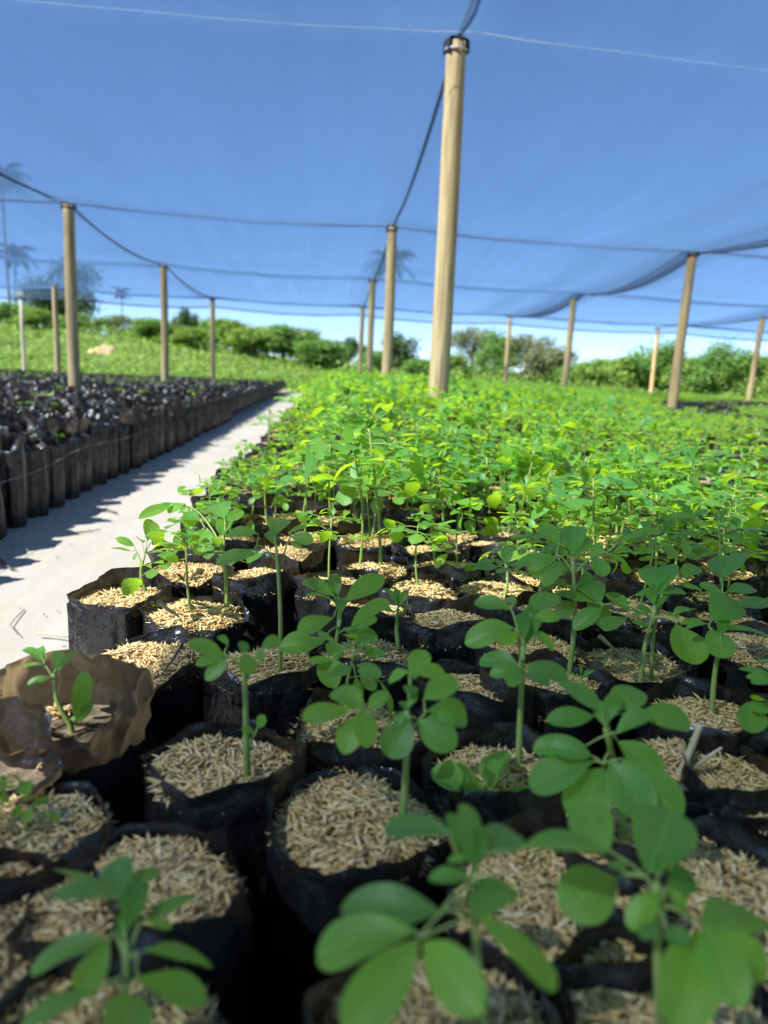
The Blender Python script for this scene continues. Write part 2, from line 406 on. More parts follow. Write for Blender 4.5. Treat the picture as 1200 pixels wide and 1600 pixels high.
# ------------------------------------------------------------------ grow bags
def make_bag(seed, nth=72, lod=0, rim_lo=.018, rim_hi=.05, soil=.30, R=.057, messy=.3, nc=None, custom=None, fold=0.0, flare=1.06, square=.45, crump=1.0):
    rng = np.random.default_rng(seed)
    nc = nc or int(rng.integers(6, 9)); ta = rng.uniform(0, 6.28); tilt = rng.uniform(0, .35)*(rim_hi-rim_lo)
    ca = np.sort((np.arange(nc)+rng.uniform(-.3, .3, nc))/nc*2*PI)
    cr = rng.uniform(.97, 1.09, nc); rr = flare+rng.uniform(-messy*.55, messy*.45, nc); rh = rng.uniform(rim_lo, rim_hi, nc)
    if custom: ca, rr, rh = (np.radians(custom[0]), np.array(custom[1]), np.array(custom[2])); nc = len(ca); cr = np.ones(nc); tilt = 0; flare = 1.0
    th = np.linspace(0, 2*PI, nth, endpoint=False)
    def poly(vals):
        px = np.concatenate([[ca[-1]-2*PI], ca, [ca[0]+2*PI]])
        X = np.concatenate([[vals[-1]], vals, [vals[0]]])
        cx, cy = X*np.cos(px), X*np.sin(px)
        out = []
        for a in th:
            i = np.searchsorted(px, a)-1; i = max(0, min(i, nc)); 
            x0, y0, x1, y1 = cx[i], cy[i], cx[i+1], cy[i+1]
            dx, dy = math.cos(a), math.sin(a)
            den = dx*(y1-y0)-dy*(x1-x0)
            out.append((x0*(y1-y0)-y0*(x1-x0))/den)
        return np.array(out)
    def lin(vals):
        px = np.concatenate([[ca[-1]-2*PI], ca, [ca[0]+2*PI]]); return np.interp(th, px, np.concatenate([[vals[-1]], vals, [vals[0]]]))
    body = (1-square)*np.mean(cr)+square*poly(cr); rim = poly(rr); rimh = lin(rh)
    rimh = rimh+np.array([.25*(rim_hi-rim_lo)*vnoise(1.6*math.cos(a), 1.6*math.sin(a), seed*1.7) for a in th])+tilt*np.cos(th-ta)
    zs = [0, .01, .05, .12, .19, .25, .285, .30] if lod == 0 else [0, .02, .12, .22, .29, .30] if lod == 1 else [.12, .25, .30]
    tops = (.2, .4, .6, .8, .93, 1.0) if lod == 0 else (.35, .7, 1.0) if lod == 1 else (.5, 1.0)
    V = []
    amp = .0045 if lod < 2 else .003
    for k, z in enumerate(zs):
        zz = z*soil/.30
        for j, a in enumerate(th):
            w = vnoise(4.2*math.cos(a), 4.2*math.sin(a), zz*7+seed*3.1)*amp+vnoise(9*math.cos(a), 9*math.sin(a), zz*22+seed*5.3)*amp*.5
            w += fold*(vnoise(6*math.cos(a), 6*math.sin(a), seed*7.7+zz*1.5)+.6*abs(vnoise(11*math.cos(a), 11*math.sin(a), seed*3.7+zz*2.5)))
            r = R*body[j]*(1 if z > .005 else .9)+w
            V.append((r*math.cos(a), r*math.sin(a), zz))
    for t in tops:
        for j, a in enumerate(th):
            w = vnoise(3.5*math.cos(a), 3.5*math.sin(a), t*2.2+seed*2.3)*.006*t*crump+vnoise(7*math.cos(a), 7*math.sin(a), t*4+seed)*.0022*crump*crump
            r = R*(body[j]*(1-t)+rim[j]*t)*1.0+w
            V.append((r*math.cos(a), r*math.sin(a), soil+rimh[j]*t))
    mb = MB(); mb.add(V, grid_faces(len(zs)+len(tops), nth, True))
    return mb, body*R

def make_mulch(seed, radii, soil=.30, n=1100, lod=0, bare=0.0, size=1.0):
    """mound of rice husks over potting soil, fitted inside the bag outline"""
    rng = np.random.default_rng(seed+900)
    nth = len(radii); th = np.linspace(0, 2*PI, nth, endpoint=False)
    off = rng.uniform(-.3, .3, 2); dome = rng.uniform(.002, .014)
    def hz(x, y):
        q = 1-(x*x+y*y)/.0032
        return soil-.004+dome*max(q, 0)+.007*vnoise(x*24+seed, y*24, seed*.7)
    V = [(0, 0, hz(0, 0))]; ks = (.25, .5, .75, .985) if lod < 2 else (.985,)
    for k in ks:
        for a, r in zip(th, radii*k): V.append((r*math.cos(a), r*math.sin(a), hz(r*math.cos(a), r*math.sin(a))))
    F3 = np.array([(0, 1+j, 1+(j+1) % nth) for j in range(nth)])
    F4 = grid_faces(len(ks), nth, True)+1
    mb = MB(); mb.add(V, [F3, F4] if len(ks) > 1 else [F3], 1)
    if n:
        rm = float(np.min(radii))*.985
        k = 0; P = []; F = []; A = []
        a = rng.uniform(0, 2*PI, n*2); r = np.sqrt(rng.uniform(0, 1, n*2))*rm*1.03
        bx, by = rng.uniform(-.03, .03, 2)
        for i in range(n*2):
            if k >= n: break
            x, y = r[i]*math.cos(a[i]), r[i]*math.sin(a[i])
            if bare and vnoise(x*22+seed, y*22, 3.3)+.15 < bare*.9-.2: continue
            L = rng.uniform(.0085, .0195)*size; w = rng.uniform(.0007, .00135)*size; hgt = w*rng.uniform(.2, .55)
            yaw = rng.uniform(0, 6.28); pt = rng.normal(0, .24); rl = rng.normal(0, .5)
            d = np.array([math.cos(yaw)*math.cos(pt), math.sin(yaw)*math.cos(pt), math.sin(pt)])
            s = unit(np.cross(d, UP)); u = np.cross(s, d); s, u = s*math.cos(rl)+u*math.sin(rl), u*math.cos(rl)-s*math.sin(rl)
            c = np.array([x, y, hz(x, y)+rng.uniform(.0008, .0062)*size])
            b = rng.uniform(-.10, .16)*L
            st = [(-.5, 0, 0), (-.22, 1, .6), (.2, 1, .6), (.5, 0, 0)]
            i0 = len(P)
            P.append(c-d*L*.5-u*b)
            for tpos, ww, hh in st[1:3]:
                m = c+d*L*tpos
                P += [m-s*w, m+u*hgt, m+s*w, m-u*hgt*.5]
            P.append(c+d*L*.5-u*b)
            F.append((i0, k)); k += 1
        mb.add(P, np.array([q for i0, _ in F for q in [(i0+1, i0+2, i0+6, i0+5), (i0+2, i0+3, i0+7, i0+6), (i0+3, i0+4, i0+8, i0+7), (i0+4, i0+1, i0+5, i0+8)]]), 0, None)
        mb.f.append((np.array([q for i0, _ in F for q in [(i0, i0+2, i0+1), (i0, i0+3, i0+2), (i0, i0+4, i0+3), (i0, i0+1, i0+4),
                     (i0+9, i0+5, i0+6), (i0+9, i0+6, i0+7), (i0+9, i0+7, i0+8), (i0+9, i0+8, i0+5)]])+mb.n-len(P), 0, True))
    return mb
HM = [M['husk'], M['huskbed']]
HMS = [M['husk'], M['soildry']]

rngG = np.random.default_rng(11)
# variants -----------------------------------------------------------------
HB = []                                            # hero bags
for s in range(11):
    b, rad = make_bag(100+s, 84, 0, .003, .032, R=.0645, messy=.16, flare=1.06, square=.6)
    HB.append((b.mesh('grow_bag', M['bag']), make_mulch(s, rad*.97, n=1700, size=1.18).mesh('husk_mulch', HM), rad))
MIDB = []
for s in range(10):
    b, rad = make_bag(200+s, 44, 1, .002, .030, R=.061, messy=.20, square=.6)
    mu = make_mulch(40+s, rad, n=330, lod=1, size=1.35, bare=.5 if s % 4 == 0 else 0)
    MIDB.append((b, b.mesh('grow_bag', M['bag']), mu, mu.mesh('husk_mulch', HMS if s % 4 == 0 else HM)))
MIDP = []
for s in range(16):
    st, lv = make_plant(300+s, .135+.075*((s*7) % 16)/16, 1)
    fo = MB()
    for x in lv: fo.add_mb(x)
    MIDP.append((st.mesh('stem', M['stem']), fo.mesh('foliage', LM, 'mid')))
FARP = []
for s in range(12):
    st, lv = make_plant(500+s, .14+.07*((s*5) % 12)/12, 2)
    fo = MB(); fo.add_mb(st, matmap={0: 1})
    for x in lv: fo.add_mb(x)
    FARP.append(fo)
FARB = []
for s in range(6):
    b, rad = make_bag(700+s, 14, 2, .0, .024, R=.060, messy=.25)
    mu = make_mulch(80+s, rad, n=0, lod=2)
    q = MB(); q.add_mb(b, matmap={0: 0}); q.add_mb(mu, matmap={1: 1}); FARB.append(q)

# ------------------------------------------------------------------ the bed of seedlings: bags seen closest, measured one by one
# (bag centre x, y), bag variant, rotation, plants
used = []
def px_bag(px, py): p = unp(px, py, .30); return p[0], p[1]

TH = []
def potted(x, y, var, rz, label, group=None, hz=1.0, bagname='grow_bag', soil=None):
    t = link('potted_seedling', None, None, (x, y, 0))
    tag(t, label, 'potted seedling', group or 'potted seedlings of the planted bed')
    bm, mu, rad = HB[var % len(HB)]
    link('grow_bag', bm, t, (0, 0, 0), rz, (1, 1, hz)); link('husk_mulch', mu, t, (0, 0, 0), rz, (1, 1, hz))
    used.append((x, y)); TH.append(t); return t

TILT = math.radians(30)
def hero_plant(t, base, node, leaflets, seed, wr=.64, rad=.0030, tilt=TILT, ybase=None, cots=()):
    """stem from its foot to the node seen in the photograph, leaflets spread around the node"""
    rng = np.random.default_rng(seed)
    T0 = np.array(t.location)
    B0 = unp(base[0], base[1], .303) if ybase is None else np.array([base[0], base[1], .303])
    P0 = unp_y(node[0], node[1], B0[1]+.004)
    toc = unit(np.array([CAM[0]-P0[0], CAM[1]-P0[1], 0]))
    n = UP*math.cos(tilt)+toc*math.sin(tilt)
    tt = np.linspace(0, 1, 9)
    bend = rng.normal(0, .004, 2)
    pts = B0[None]*(1-tt)[:, None]+P0[None]*tt[:, None]
    pts[:, 0] += bend[0]*np.sin(PI*tt); pts[:, 1] += bend[1]*np.sin(PI*tt)
    pts[0, 2] -= .012
    sm = MB(); tube(sm, pts-T0, np.linspace(rad, rad*.6, 9), 9)
    so = link('stem', sm.mesh('stem', M['stem']), t)
    for spec in leaflets:
        hub, leafs = spec
        lb = MB()
        H = unp_plane(hub[0], hub[1], P0, n) if hub else P0
        if hub:
            k = rng.uniform(.78, .98); S = pts[int(k*8)]
            m = (S+H)/2+UP*.25*np.linalg.norm(H-S)
            q = np.array([S*(1-u)**2+2*m*u*(1-u)+H*u*u for u in np.linspace(0, 1, 6)])
            tube(lb, q-T0, np.linspace(rad*.42, rad*.28, 6), 6, 1)
        for lf in leafs:
            bx, by, tx, ty = lf[:4]; w = lf[4] if len(lf) > 4 else wr; mt = 2 if len(lf) > 5 else 0
            j = n*rng.normal(0, .0035)
            b = unp_plane(bx, by, P0, n)+j; e = unp_plane(tx, ty, P0, n)+j+n*rng.normal(0, .006)
            if np.linalg.norm(b-H) > .003:
                tube(lb, np.array([H, (H+b)/2+UP*.001, b])-T0, [rad*.3, rad*.24, rad*.2], 5, 1)
            leaflet(lb, b-T0, e-T0, unit(n+.22*rng.normal(size=3)), w, rng, 12, rng.uniform(.05, .32), rng.uniform(.08, .28), mt, 3)
        link('leaf', lb.mesh('leaf', LM, 'mid'), so)
    for (cx, cy, tx, ty) in cots:
        lb = MB(); b = unp_y(cx, cy, B0[1]-.003); e = unp_y(tx, ty, B0[1]-.006)
        tube(lb, np.array([pts[1], (pts[1]+b)/2+UP*.004, b])-T0, [.0009, .0008, .0007], 5, 1)
        leaflet(lb, b-T0, e-T0, unit(toc+UP*.6), .6 if abs(cy-ty) < 25 else .34, rng, 8, .1, .1, 0, 2)
        link('leaf', lb.mesh('leaf', LM, 'mid'), so)
    return so

def auto_plant(t, seed, h, off=(0, 0), rz=0.0, sc=1.0):
    st, lv = make_plant(seed, h/sc, 0)
    so = link('stem', st.mesh('stem', M['stem']), t, (off[0], off[1], .302), rz, sc)
    for l in lv[:-1]: link('leaf', l.mesh('leaf', LM, 'mid'), so)
    link('shoot_tip', lv[-1].mesh('shoot_tip', LM, 'mid'), so)
    return so
GB = None
# --- bag of the widest husk circle, and its spreading seedling
x, y = px_bag(560, 1293)
t = potted(x, y, 0, .4, 'round bag of pale husks at bottom centre, slender stem at its edge')
hero_plant(t, (627, 1316), (636, 1112), [
    ((640, 1062), [(645,1056,661,1014), (650,1052,696,1044), (638,1054,606,1046,.5), (643,1070,640,1095,.6,1)]),
    ((566, 1110), [(570,1104,520,1068), (545,1110,473,1123,.72), (558,1113,538,1168), (566,1114,574,1168), (575,1104,604,1082)]),
    ((664, 1116), [(668,1116,736,1104,.6), (662,1098,712,1068), (668,1120,714,1128,.5)]),
    ((640, 1120), [(640,1120,607,1167,.8), (654,1122,712,1160,.72), (634,1108,618,1128,.6)]),
    (None, [(636,1110,628,1085,.5,1), (637,1108,650,1088,.5,1)])], 1)
# --- bag left of it
x, y = px_bag(352, 1208)
t = potted(x, y, 1, 2.1, 'bag with two tiny round seed leaves beside its straight stem')
hero_plant(t, (386, 1216), (380, 1024), [
    ((350, 1022), [(352,1018,296,1004,.5), (350,1024,306,1036,.55), (354,1030,322,1057,.55), (356,1012,343,996,.6)]),
    (None, [(380,1018,381,992,.55,1), (384,1026,390,1058,.75)]),
    ((405, 1014), [(408,1012,436,1002,.7), (402,1018,412,1032,.6)])], 2, cots=((396,1143,378,1138), (402,1138,412,1118)))
# --- plant seen from above at bottom left, its own bag and the husk circle behind it
x, y = px_bag(215, 1412)
t = potted(x, y, 2, .9, 'broad husk-filled bag at bottom left, half covered by a blurred plant seen from above')
x, y = -.100, .292
t = potted(x, y, 3, 3.0, 'blurred seedling seen from above at bottom left, fanning its oval leaflets over pale husks')
hero_plant(t, (-.100, .300), (196, 1470), [
    ((190, 1410), [(192,1402,176,1322,.5), (197,1398,246,1328,.5), (172,1392,84,1348,.26), (182,1412,84,1402,.42)]),
    ((225, 1434), [(226,1432,302,1388,.5), (230,1444,268,1450,.4)]),
    ((178, 1455), [(168,1454,42,1474,.42), (170,1478,122,1542,.62)]),
    ((215, 1490), [(216,1482,334,1482,.46), (212,1512,324,1542,.46)]),
    ((185, 1530), [(152,1546,30,1606,.5), (190,1532,205,1625,.72)]),
    (None, [(196,1462,218,1378,.42,1), (190,1468,196,1410,.4,1)])], 3, ybase=1, rad=.0028, tilt=.2)
# --- bottom centre plant
x, y = .062, .292
t = potted(x, y, 4, 1.3, 'large dark green seedling at bottom centre with a five leaflet spray over black plastic')
hero_plant(t, (.085, .285), (742, 1362), [
    ((655, 1466), [(646,1460,487,1464,.48), (652,1474,540,1592,.5), (662,1472,748,1598,.52), (748,1440,868,1548,.52)]),
    ((692, 1420), [(690,1420,531,1396,.42), (738,1428,798,1362,.7), (735,1378,672,1384,.5)]),
    ((700, 1302), [(702,1300,600,1272,.52), (735,1312,728,1266,.7)]),
    ((745, 1338), [(746,1338,812,1284,.6), (812,1336,942,1338,.56), (740,1350,700,1345,.6)]),
    (None, [(740,1360,706,1300,.42,1), (744,1356,752,1300,.42,1)])], 4, ybase=1, rad=.0026, tilt=.25)
# --- bottom right plant
x, y = .176, .292
t = potted(x, y, 5, 2.6, 'bright seedling in the bottom right corner with a thick stem and rounded leaflets')
hero_plant(t, (.172, .296), (1026, 1378), [
    ((1010, 1370), [(1012,1368,1048,1284,.78), (950,1342,906,1268,.72), (962,1366,884,1418,.8), (975,1362,960,1325,.6)]),
    ((1040, 1390), [(1045,1388,1084,1350,.7,1), (1030,1392,985,1432,.6), (1040,1400,1072,1425,.6)]),
    ((1095, 1450), [(1100,1452,1204,1396,.7), (1104,1464,1206,1510,.62), (1094,1460,1062,1596,.58), (1102,1466,1150,1590,.55)]),
    ((1040, 1450), [(1040,1452,1068,1490,.8), (1030,1445,1000,1470,.6)]),
    (None, [(1026,1376,1040,1340,.45,1), (1028,1378,1070,1362,.45,1)])], 5, ybase=1, rad=.0028, tilt=.25)
# --- plant on the right, wide rosette
x, y = .222, .452
t = potted(x, y, 6, .2, 'wide rosette of rounded leaflets in front of the bag holding a split stick')
hero_plant(t, (.216, .452), (946, 1138), [
    ((946, 1116), [(946,1116,874,1072,.62), (955,1114,1002,1070,.66), (1000,1120,1084,1112,.62), (928,1118,856,1133,.5)]),
    ((955, 1146), [(962,1148,1010,1126,.6), (966,1152,1042,1194,.6), (915,1160,834,1166,.5)]),
    ((942, 1194), [(926,1192,826,1218,.66), (944,1196,902,1268,.78), (952,1196,1014,1276,.7), (972,1194,1066,1268,.6), (925,1188,862,1178,.5)]),
    (None, [(946,1134,962,1096,.5,1), (944,1136,934,1100,.5,1)])], 6, ybase=1)
# --- bag with two seedlings
x, y = px_bag(782, 1228)
t = potted(x, y, 7, 1.0, 'husk bag holding a tall many-leaved seedling and a short pale one with three leaflets')
hero_plant(t, (810, 1208), (818, 1010), [
    ((812, 1036), [(810,1034,749,1020,.55), (810,1040,766,1048,.5), (812,1044,794,1070,.75), (820,1038,892,1044,.5), (820,1046,860,1064,.6)]),
    ((805, 985), [(802,984,727,1002,.5), (806,978,742,966,.5), (812,990,780,1012,.5)]),
    ((830, 962), [(826,956,870,920,.6), (832,966,874,966,.5), (828,980,868,1004,.5)]),
    ((798, 950), [(800,948,742,934,.5), (806,946,782,918,.5)]),
    (None, [(818,1006,816,960,.4,1), (820,1004,838,944,.4,1)])], 7)
hero_plant(t, (763, 1272), (766, 1236), [
    (None, [(768,1226,778,1162,.78), (758,1240,676,1214,.52), (774,1241,854,1238,.42)])], 8, rad=.0022)
# --- bag behind, its husks crossed by a stem
for (px, py, v, rz, lab) in [
    (563, 1153, 8, .5, 'shaded husk bag directly behind the widest husk circle, almost hidden by leaflets'),
    (868, 1432, 9, 1.7, 'bag of coarse husks lying between the two bottom leaf sprays'),
    (1128, 1420, 0, 2.9, 'husk bag at the right border with a blue-grey fold of plastic behind it'),
    (20, 1322, 2, .1, 'bag cut by the left border with a bit of crinkled green showing over husks'),
    (-20, 1500, 4, 1.1, 'bag cut by the left border below the other, showing a sliver of husks'),
    (1195, 1245, 5, 2.0, 'bag cut by the right border with loose dark soil along its wall')]:
    x, y = px_bag(px, py); t = potted(x, y, v, rz, lab)
    if px == 20: auto_plant(t, 9, .04, (-.012, .012), .4, .3)
    if px == 1195: auto_plant(t, 12, .10, (.03, .02), 1.2, .8)
    if px == 563: auto_plant(t, 13, .075, (-.02, .03), .2, .7)
# --- bag with sticks
x, y = px_bag(1098, 1215)
t = potted(x, y, 1, 1.6, 'bag heaped with husks and two broken sticks standing in them')
for (a, b, r) in (((1068,1196), (1094,1132), .0032), ((1094,1192), (1128,1168), .0016), ((1072,1190), (1058,1168), .0018)):
    m = MB(); p = unp_y(*a, y-.01)-np.array([x, y, 0]); q = unp_y(*b, y-.015)-np.array([x, y, 0])
    tube(m, np.array([p-(q-p)*.35, (p+q)/2+np.array([.001, 0, .001]), q]), [r, r*.9, r*.6], 7); link('broken_stick', m.mesh('broken_stick', M['straw']), t)
# --- brown back-lit bag on the left edge with its small seedling
x, y = px_bag(95, 1150)
b, rad = make_bag(901, 96, 0, crump=1.7, R=.065, custom=((5, 50, 100, 150, 195, 245, 300), (1.12, 1.0, 1.1, 1.12, 1.1, 1.02, 1.12), (.052, .040, .050, .052, .040, .010, .022)))
HB.append((b.mesh('grow_bag', M['bag_thin']), make_mulch(61, rad, n=520, bare=.8).mesh('husk_mulch', HMS), rad))
t = potted(x+.004, y+.012, len(HB)-1, 0, 'bag glowing brown where sun shines through its tall wall, small leaning seedling inside')
hero_plant(t, (116, 1138), (84, 1052), [
    ((70, 1040), [(68,1034,38,1010,.45), (70,1030,60,1004,.42), (66,1040,36,1042,.4)]),
    ((80, 1058), [(76,1058,42,1066,.38), (78,1062,60,1072,.5)]),
    (None, [(88,1044,92,1010,.42), (92,1046,114,1020,.42), (86,1052,98,1034,.5,1)])], 10, rad=.0026,
    cots=((120,1128,134,1052), (118,1130,144,1098)))
# crumpled bag at the very left
x, y = px_bag(-60, 1240)
b, rad = make_bag(902, 96, 0, crump=1.7, R=.062, custom=((10, 60, 110, 170, 230, 300), (1.08, 1.2, 1.0, 1.1, 1.05, 1.1), (.014, .036, .046, .03, .006, .002)))
HB.append((b.mesh('grow_bag', M['bag_thin']), HB[-1][1], rad))
t = potted(x, y, len(HB)-1, 0, 'tall crumpled bag cut by the left border, sun shining through its folded corner')
# --- second band
for (px, py, v, rz, lab, pl) in [
    (243, 1036, 3, .3, 'half sunlit bag with a thin brown twig stuck in its husks', None),
    (415, 1050, 6, 1.9, 'shaded bag behind a low rosette with the tallest bare stem rising from it', 'f'),
    (577, 1035, 8, 2.4, 'shaded bag behind the two crossing seedlings, dark green leaves above it', 'g'),
    (697, 982, 9, .8, 'wide mouthed bag whose bare black inner wall shows behind its low husks', None),
    (740, 1092, 10, 1.2, 'bag with a strip of husks visible between two stems in the shade', None),
    (850, 1080, 4, 2.2, 'shaded bag under a feathery pale green sprout', 'i'),
    (990, 1046, 5, .6, 'shaded bag with twin stems and a folded blue-black flap of plastic', 'j'),
    (1110, 1136, 7, 1.4, 'shaded bag whose single thick stem carries broad olive leaflets', 'k'),
    (1172, 1020, 0, 2.7, 'husk bag at the right border beneath broad shaded leaflets', None),
    (190, 937, 1, 4.2, 'corner bag beside the pale path, sunlit creased black wall and small seedling', 'o'),
    (292, 900, 2, 3.3, 'sunlit bag next to the corner bag, heaped with golden husks', None),
    (400, 910, 9, 1.0, 'sunlit bag with a bright leafy seedling in front of its husk heap', 'p'),
    (446, 873, 8, 2.0, 'sunlit husk bag just behind the heap, under a dark shaded leaf', None),
    (782, 930, 3, .1, 'bag half in sun with a small curled seedling top', 'q'),
    (670, 868, 6, 1.5, 'broad heap of sunlit husks with two bright stems in front of it', None),
    (570, 962, 10, .4, 'small sunlit patch of husks between dark bag walls', None)]:
    x, y = px_bag(px, py); t = potted(x, y, v, rz, lab)
    if pl == 'f':
        hero_plant(t, (437, 1052), (431, 852), [
            ((402, 852), [(400,852,337,862,.55), (404,846,352,842,.5), (398,860,372,868,.5)]),
            (None, [(428,836,442,796,.5), (430,846,418,826,.5,1)]),
            ((455, 836), [(456,836,488,846,.6), (450,832,478,820,.4), (452,842,470,852,.4)])], 14, rad=.0027, tilt=.4)
    if pl == 'g':
        hero_plant(t, (535, 1060), (532, 968), [
            ((505, 1000), [(500,1006,438,1008,.6), (518,1002,522,1026,.75), (508,1000,480,1022,.5)]),
            ((545, 985), [(536,984,592,992,.6), (550,975,606,945,.4), (556,986,588,975,.4)]),
            ((530, 945), [(540,942,598,912,.45), (522,934,474,904,.45), (522,948,480,942,.5), (520,962,466,984,.55), (528,934,520,908,.5)]),
            (None, [(532,964,534,930,.4,1)])], 15, rad=.0028, tilt=.4)
        hero_plant(t, (625, 1022), (622, 952), [(None, [(620,948,604,925,.4), (624,946,636,926,.4), (622,944,620,918,.35,1), (616,958,590,955,.4), (628,958,640,946,.3)])], 16, rad=.003)
    if pl == 'i':
        hero_plant(t, (890, 1048), (895, 876), [
            ((870, 866), [(868,864,808,862,.5), (872,858,846,828,.5), (866,872,828,884,.5), (876,880,852,908,.5)]),
            (None, [(894,868,896,820,.5), (888,866,870,846,.4), (902,868,922,842,.4)]),
            ((950, 862), [(925,868,938,850,.5), (948,868,982,876,.55), (960,856,988,848,.5), (970,850,1030,834,.4), (930,876,942,906,.6)])], 17, rad=.0032, tilt=.4)
        hero_plant(t, (905, 1078), (907, 1060), [(None, [(905,1058,896,1044,.2,1), (907,1056,908,1036,.2,1), (909,1058,920,1042,.2,1), (910,1060,928,1050,.2,1), (904,1060,888,1054,.2,1)])], 18, rad=.0018)
    if pl == 'j':
        hero_plant(t, (1000, 1074), (1024, 952), [
            ((982, 962), [(978,964,942,984,.75), (984,952,948,936,.6), (992,958,1015,942,.6), (988,966,1012,970,.5)]),
            ((942, 945), [(938,942,912,904,.7), (930,942,866,924,.36), (940,948,898,970,.55)]),
            ((1024, 930), [(1024,925,1026,882,.75), (1018,930,988,910,.7), (1032,930,1072,922,.5)]),
            ((1058, 974), [(1056,980,1090,1028,.8), (1062,974,1102,962,.4), (1052,966,1084,944,.5), (1060,968,1040,950,.4)]),
            (None, [(1026,948,1036,906,.4,1), (1022,946,1010,912,.4,1)])], 19, rad=.003, tilt=.4)
        hero_plant(t, (1018, 1064), (1034, 930), [((1060, 905), [(1062,905,1092,886,.6), (1060,910,1098,906,.5)]), (None, [(1034,926,1044,890,.6)])], 20, rad=.0024, tilt=.4)
    if pl == 'k':
        hero_plant(t, (1112, 1124), (1126, 1000), [
            ((1108, 980), [(1110,976,1152,940,.75), (1118,980,1204,990,.5), (1110,984,1134,1024,.8), (1104,978,1072,986,.4)]),
            ((1128, 930), [(1130,900,1142,860,.9), (1136,930,1180,910,.5), (1126,934,1094,918,.5), (1140,948,1206,940,.5)]),
            (None, [(1126,996,1132,960,.4,1)])], 21, rad=.003, tilt=.45)
    if pl == 'o':
        hero_plant(t, (230, 926), (226, 868), [
            ((212, 860), [(208,860,173,862,.4), (210,856,182,852,.42), (214,864,208,870,.6)]),
            (None, [(222,852,218,832,.45), (230,848,240,824,.6)]),
            ((238, 846), [(238,846,262,838,.32), (240,848,266,845,.3)])], 22, rad=.0028, tilt=.4)
    if pl == 'p':
        hero_plant(t, (354, 952), (345, 842), [
            ((320, 824), [(312,824,270,836,.6), (318,832,312,864,.7), (312,812,286,798,.7)]),
            ((290, 790), [(296,794,296,812,.7), (286,790,262,798,.7), (280,790,246,792,.5), (276,786,218,812,.3), (282,782,258,776,.5)]),
            ((352, 820), [(356,822,396,826,.45), (352,812,380,800,.5), (350,810,340,776,.6)]),
            (None, [(345,838,356,800,.4,1)])], 23, rad=.0036, tilt=.4)
    if pl == 'q':
        hero_plant(t, (786, 936), (790, 880), [(None, [(788,874,776,850,.3), (792,872,800,842,.35), (794,874,828,846,.3), (796,878,812,870,.3), (790,870,788,848,.3,1)])], 24, rad=.0026)

# --- more bags of the bed: a staggered grid filled round the measured ones
rng = np.random.default_rng(5)
BED = []; OUT = []
SP = .122
ny = -4; yy = .20-4*SP*.866
while yy < 20.2:
    xx = -.235+(SP*.5 if ny % 2 else 0)
    xmax = 10.5
    while xx < xmax:
        j = .010 if yy < 6 else .012
        X, Y = xx+rng.uniform(-j, j)+.03*vnoise(yy*.7, 3.3), yy+rng.uniform(-j, j)
        xx += SP
        q = proj((X, Y, .42))
        seen = q[2] > .1 and -90 < q[0] < 1290 and q[1] < 1760
        if not seen and not (abs(X) < .9+.35*max(Y, 0) or (q[2] > .3 and -90 < q[0] < 1750)): continue
        if any((X-a)**2+(Y-b)**2 < .106**2 for a, b in used): continue
        if any((X-a)**2+(Y-b)**2 < .10**2 for a, b in ((.63, 4.26), (.72, 9.33), (.79, 14.49), (4.75, 9.88), (5.03, 15.52), (10.54, 17.7))): continue
        (BED if seen else OUT).append((X, Y))
    yy += SP*.866; ny += 1
BED.sort(key=lambda p: p[1]**2+p[0]**2*.6)
def bare_patch(x, y):
    if x > 4.6 and 9.6 < y < 12.5 and x > 4.6+.6*abs(y-10.5): return True
    return vnoise(x*.9+4, y*.55, 7.7)-.25*vnoise(x*4, y*4, 1.1) > (.14 if x < 1.5 else .02)+.10*max(0, 1.2-x)
NPOT = 300-len(used)
ZON = [('planted bag standing at the path edge of the bed, leaves hanging over pale fabric', lambda x, y: x < -.10 and y > 1.0),
       ('shaded planted bag in front of the shadow line, closed in by other bags', lambda x, y: y < .98+.22*x),
       ('sunlit seedling bag close behind the shadow line, its stem and husks plain to see', lambda x, y: y < 1.75),
       ('sunlit seedling bag in the middle of the bed, between path and tall centre post', lambda x, y: x < .75),
       ('sunlit seedling bag in the open bed on the far side of the tall centre post', lambda x, y: True)]
GRP = ['seedling bags along the path edge', 'seedling bags in the shade', 'seedling bags behind the shadow line', 'seedling bags before the centre post', 'seedling bags beyond the centre post']
EMPTY_LABEL = 'bag of husks with no seedling, its pale mulch bare among leafy neighbours'
stuff_bag = MB(); stuff_plant = MB(); nst = 0
